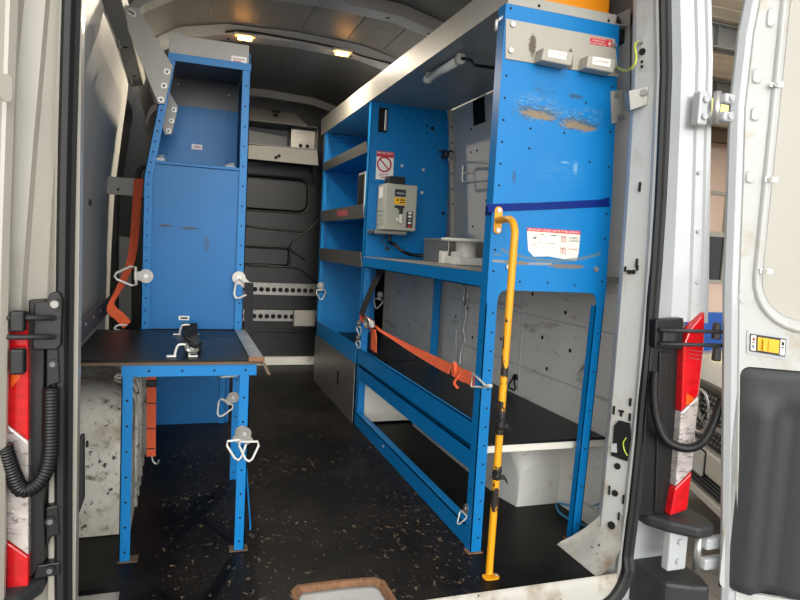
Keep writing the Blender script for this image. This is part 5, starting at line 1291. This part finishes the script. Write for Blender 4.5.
# parked white car seen at a glancing angle
CT = Vector((.375, .927, 0)); CN = Vector((-.927, .375, 0))        # along the front, and the way it faces
st = hit(706.5, 411, (2.85, 2.8, 0), CN)
CO = Vector((st.x, st.y, GZ)); stz = st.z-GZ
def cp(t, f, z): return CO+CT*t+CN*f+Vector((0, 0, z))
CAR = empty('parked_car', CO-CN*2, 'white parked car with a star grille behind the right tail light', 'car')
mb = MB()
W2 = .90
secs = [(-.02, .25, stz+.14), (-.10, .20, stz+.24), (-.5, .18, stz+.32), (-1.2, .18, stz+.40), (-1.35, .18, stz+.42), (-1.9, .18, stz+.44), (-4.0, .18, stz+.46), (-4.25, .22, stz+.36)]
rings = []
for f, zb_, zt_ in secs:
    w_ = W2*(.90 if f > -.05 else .97 if f > -.3 else 1.0)
    rings.append([cp(-w_*.94, f-.12, zb_), cp(-w_, f-.12, (zb_+zt_)/2), cp(-w_*.97, f-.08, zt_-.08), cp(-w_*.75, f-.02, zt_-.01), cp(-w_*.3, f, zt_+.015), cp(0, f, zt_+.02), cp(w_*.3, f, zt_+.015), cp(w_*.75, f-.02, zt_-.01), cp(w_*.97, f-.08, zt_-.08), cp(w_, f-.12, (zb_+zt_)/2), cp(w_*.94, f-.12, zb_)])
mb.loft(rings, 0, True); n = len(rings[0]); o_ = 0
mb.add(rings[0], [list(range(n))]); mb.add(rings[-1], [list(range(n))[::-1]])
mb.build('body', ['car_white'], CAR)
mb = MB(); zt_ = stz+.44
rf = [(-1.25, 0, .80), (-1.9, .52, .66), (-2.5, .60, .64), (-3.3, .56, .64), (-4.1, .05, .76)]
mb.loft([[cp(-w_, f, zt_-.05), cp(-w_*.92, f, zt_+h_*.9), cp(0, f, zt_+h_+.02), cp(w_*.92, f, zt_+h_*.9), cp(w_, f, zt_-.05)] for f, h_, w_ in rf], 0, True); mb.build('cabin', ['glass_dark'], CAR)
mb = MB(); mb.loft([[cp(-w_*.9, f, zt_+h_*.93), cp(0, f, zt_+h_+.03), cp(w_*.9, f, zt_+h_*.93)] for f, h_, w_ in rf[1:4]], 0, True); mb.build('roof', ['car_white'], CAR, .02)
def rrc(w, h, r, f, z, t0=0): return [cp(t0+a, f, z+b) for a, b in rrect(w, h, r)]
mb = MB(); mb.prism(rrc(1.05, .30, .08, .0, stz-.01), CN*.03); gr = mb.build('grille', ['black'], CAR)
mb = MB()
for k in range(26):
    for j in range(9): mb.box((-.006, -.006, -.006), (.006, .006, .006), 0, 0, Matrix.Translation(cp(-.5+k*.04+(j % 2)*.02, .032, stz-.13+j*.03)))
mb.build('grille_studs', ['steel'], gr)
mb = MB()
for sgn in (-1, 1):
    for dz in (.035, -.035): MB().prism([cp(sgn*.14, .03, stz+dz-.014), cp(sgn*.52, .02, stz+dz-.014), cp(sgn*.52, .02, stz+dz+.014), cp(sgn*.14, .03, stz+dz+.014)], CN*.025).build('grille_bar', ['chrome'], gr)
mb = MB(); R_ = .12
mb.tube([cp(R_*math.cos(t), .035, stz+R_*math.sin(t)) for t in [2*PI*i/32 for i in range(32)]], .011, 0, 8, True)
for k in range(3):
    a_ = PI/2+k*2*PI/3; tip = cp(R_*math.cos(a_), .035, stz+R_*math.sin(a_)); c_ = cp(0, .043, stz); sd = CT*(-math.sin(a_))*.022+Vector((0, 0, math.cos(a_)*.022))
    mb.prism([c_+sd, tip, c_-sd], CN*.012)
mb.build('star_badge', ['chrome'], gr)
mb = MB(); mb.prism(rrc(1.7, .13, .05, -.01, stz-.235), CN*.08, 0, .01); bp_ = mb.build('bumper', ['car_white'], CAR)
mb = MB(); mb.prism(rrc(1.6, .14, .05, -.04, stz-.345), CN*.06)
for k in range(6): mb.prism(rrc(1.5, .008, .003, .02, stz-.40+k*.021), CN*.02, 1)
mb.build('lower_grille', ['black', 'dark_rail'], CAR)
mb = MB(); mb.prism(rrc(1.74, .05, .02, -.03, stz-.435), CN*.09, 0, .008); mb.build('lip', ['car_white'], CAR)
mb = MB(); mb.prism([cp(.26, .07, stz-.30), cp(.80, .06, stz-.30), cp(.80, .06, stz-.335), cp(.26, .07, stz-.335)], CN*.012); mb.build('trim_strip', ['chrome'], CAR)
mb = MB(); mb.prism(rrc(.40, .13, .01, .072, stz-.25), CN*.012); mb.prism(rrc(.42, .15, .012, .066, stz-.25), CN*.008, 1)
mb.text('1K', cp(0, .085, stz-.25), -CT, (0, 0, 1), .12, 2); mb.build('number_plate', ['white', 'black', 'ink'], CAR)
for sgn in (-1, 1):
    mb = MB(); mb.prism([cp(sgn*.58, -.02, stz+.02), cp(sgn*.84, -.14, stz+.08), cp(sgn*.85, -.14, stz+.16), cp(sgn*.6, -.03, stz+.12)], CN*.03, 0, .004); mb.build('headlight', ['lens_clear'], CAR)
    for f in (-.85, -3.4):
        mb = MB(); c_ = cp(sgn*.82, f, .33); mb.lathe(c_, [(.001, -.09), (.2, -.09), (.22, -.07), (.32, -.08), (.33, 0), (.32, .08), (.22, .07), (.2, .09), (.001, .09)], 0, 24, CT); mb.build('wheel', ['black'], CAR)

# ------------------------------------------------------------------ light
wd = bpy.data.worlds.new('World'); bpy.context.scene.world = wd; wd.use_nodes = True
nt = wd.node_tree; bg = nt.nodes['Background']
tc = nt.nodes.new('ShaderNodeTexCoord'); dt = nt.nodes.new('ShaderNodeVectorMath'); dt.operation = 'DOT_PRODUCT'
nt.links.new(tc.outputs['Generated'], dt.inputs[0]); dt.inputs[1].default_value = Vector((-.12, -1, .14)).normalized()
glow = V(nt, dt.outputs['Value']).mx(0.).op('POWER', 8.)*4.0 + .60      # open daylight behind the photographer, roofed yard elsewhere
nt.links.new(glow.k, bg.inputs[1]); bg.inputs[0].default_value = (1.0, .985, .955, 1)
sc = bpy.context.scene
sc.view_settings.view_transform = 'Standard'; sc.view_settings.look = 'None'; sc.view_settings.gamma = 1; sc.view_settings.exposure = .85
sc.view_settings.use_curve_mapping = False
sc.cycles.max_bounces = 16; sc.cycles.diffuse_bounces = 10

for pre, grp in (('tail_light', 'tail lights of the van'), ('corrugated_hose', 'corrugated door hoses'), ('bumper_corner', 'rear bumper corners'), ('wall_ring', 'rings on the right wall'),
                 ('lashing_rail', 'perforated rails on the bulkhead'), ('ratchet_strap', 'orange ratchet straps'), ('steel_rack', 'blue steel racks'), ('wire_lead', 'thin wire leads')):
    for o in bpy.data.objects:
        if o.parent is None and o.name.split('.')[0] == pre and 'category' in o: o['group'] = grp
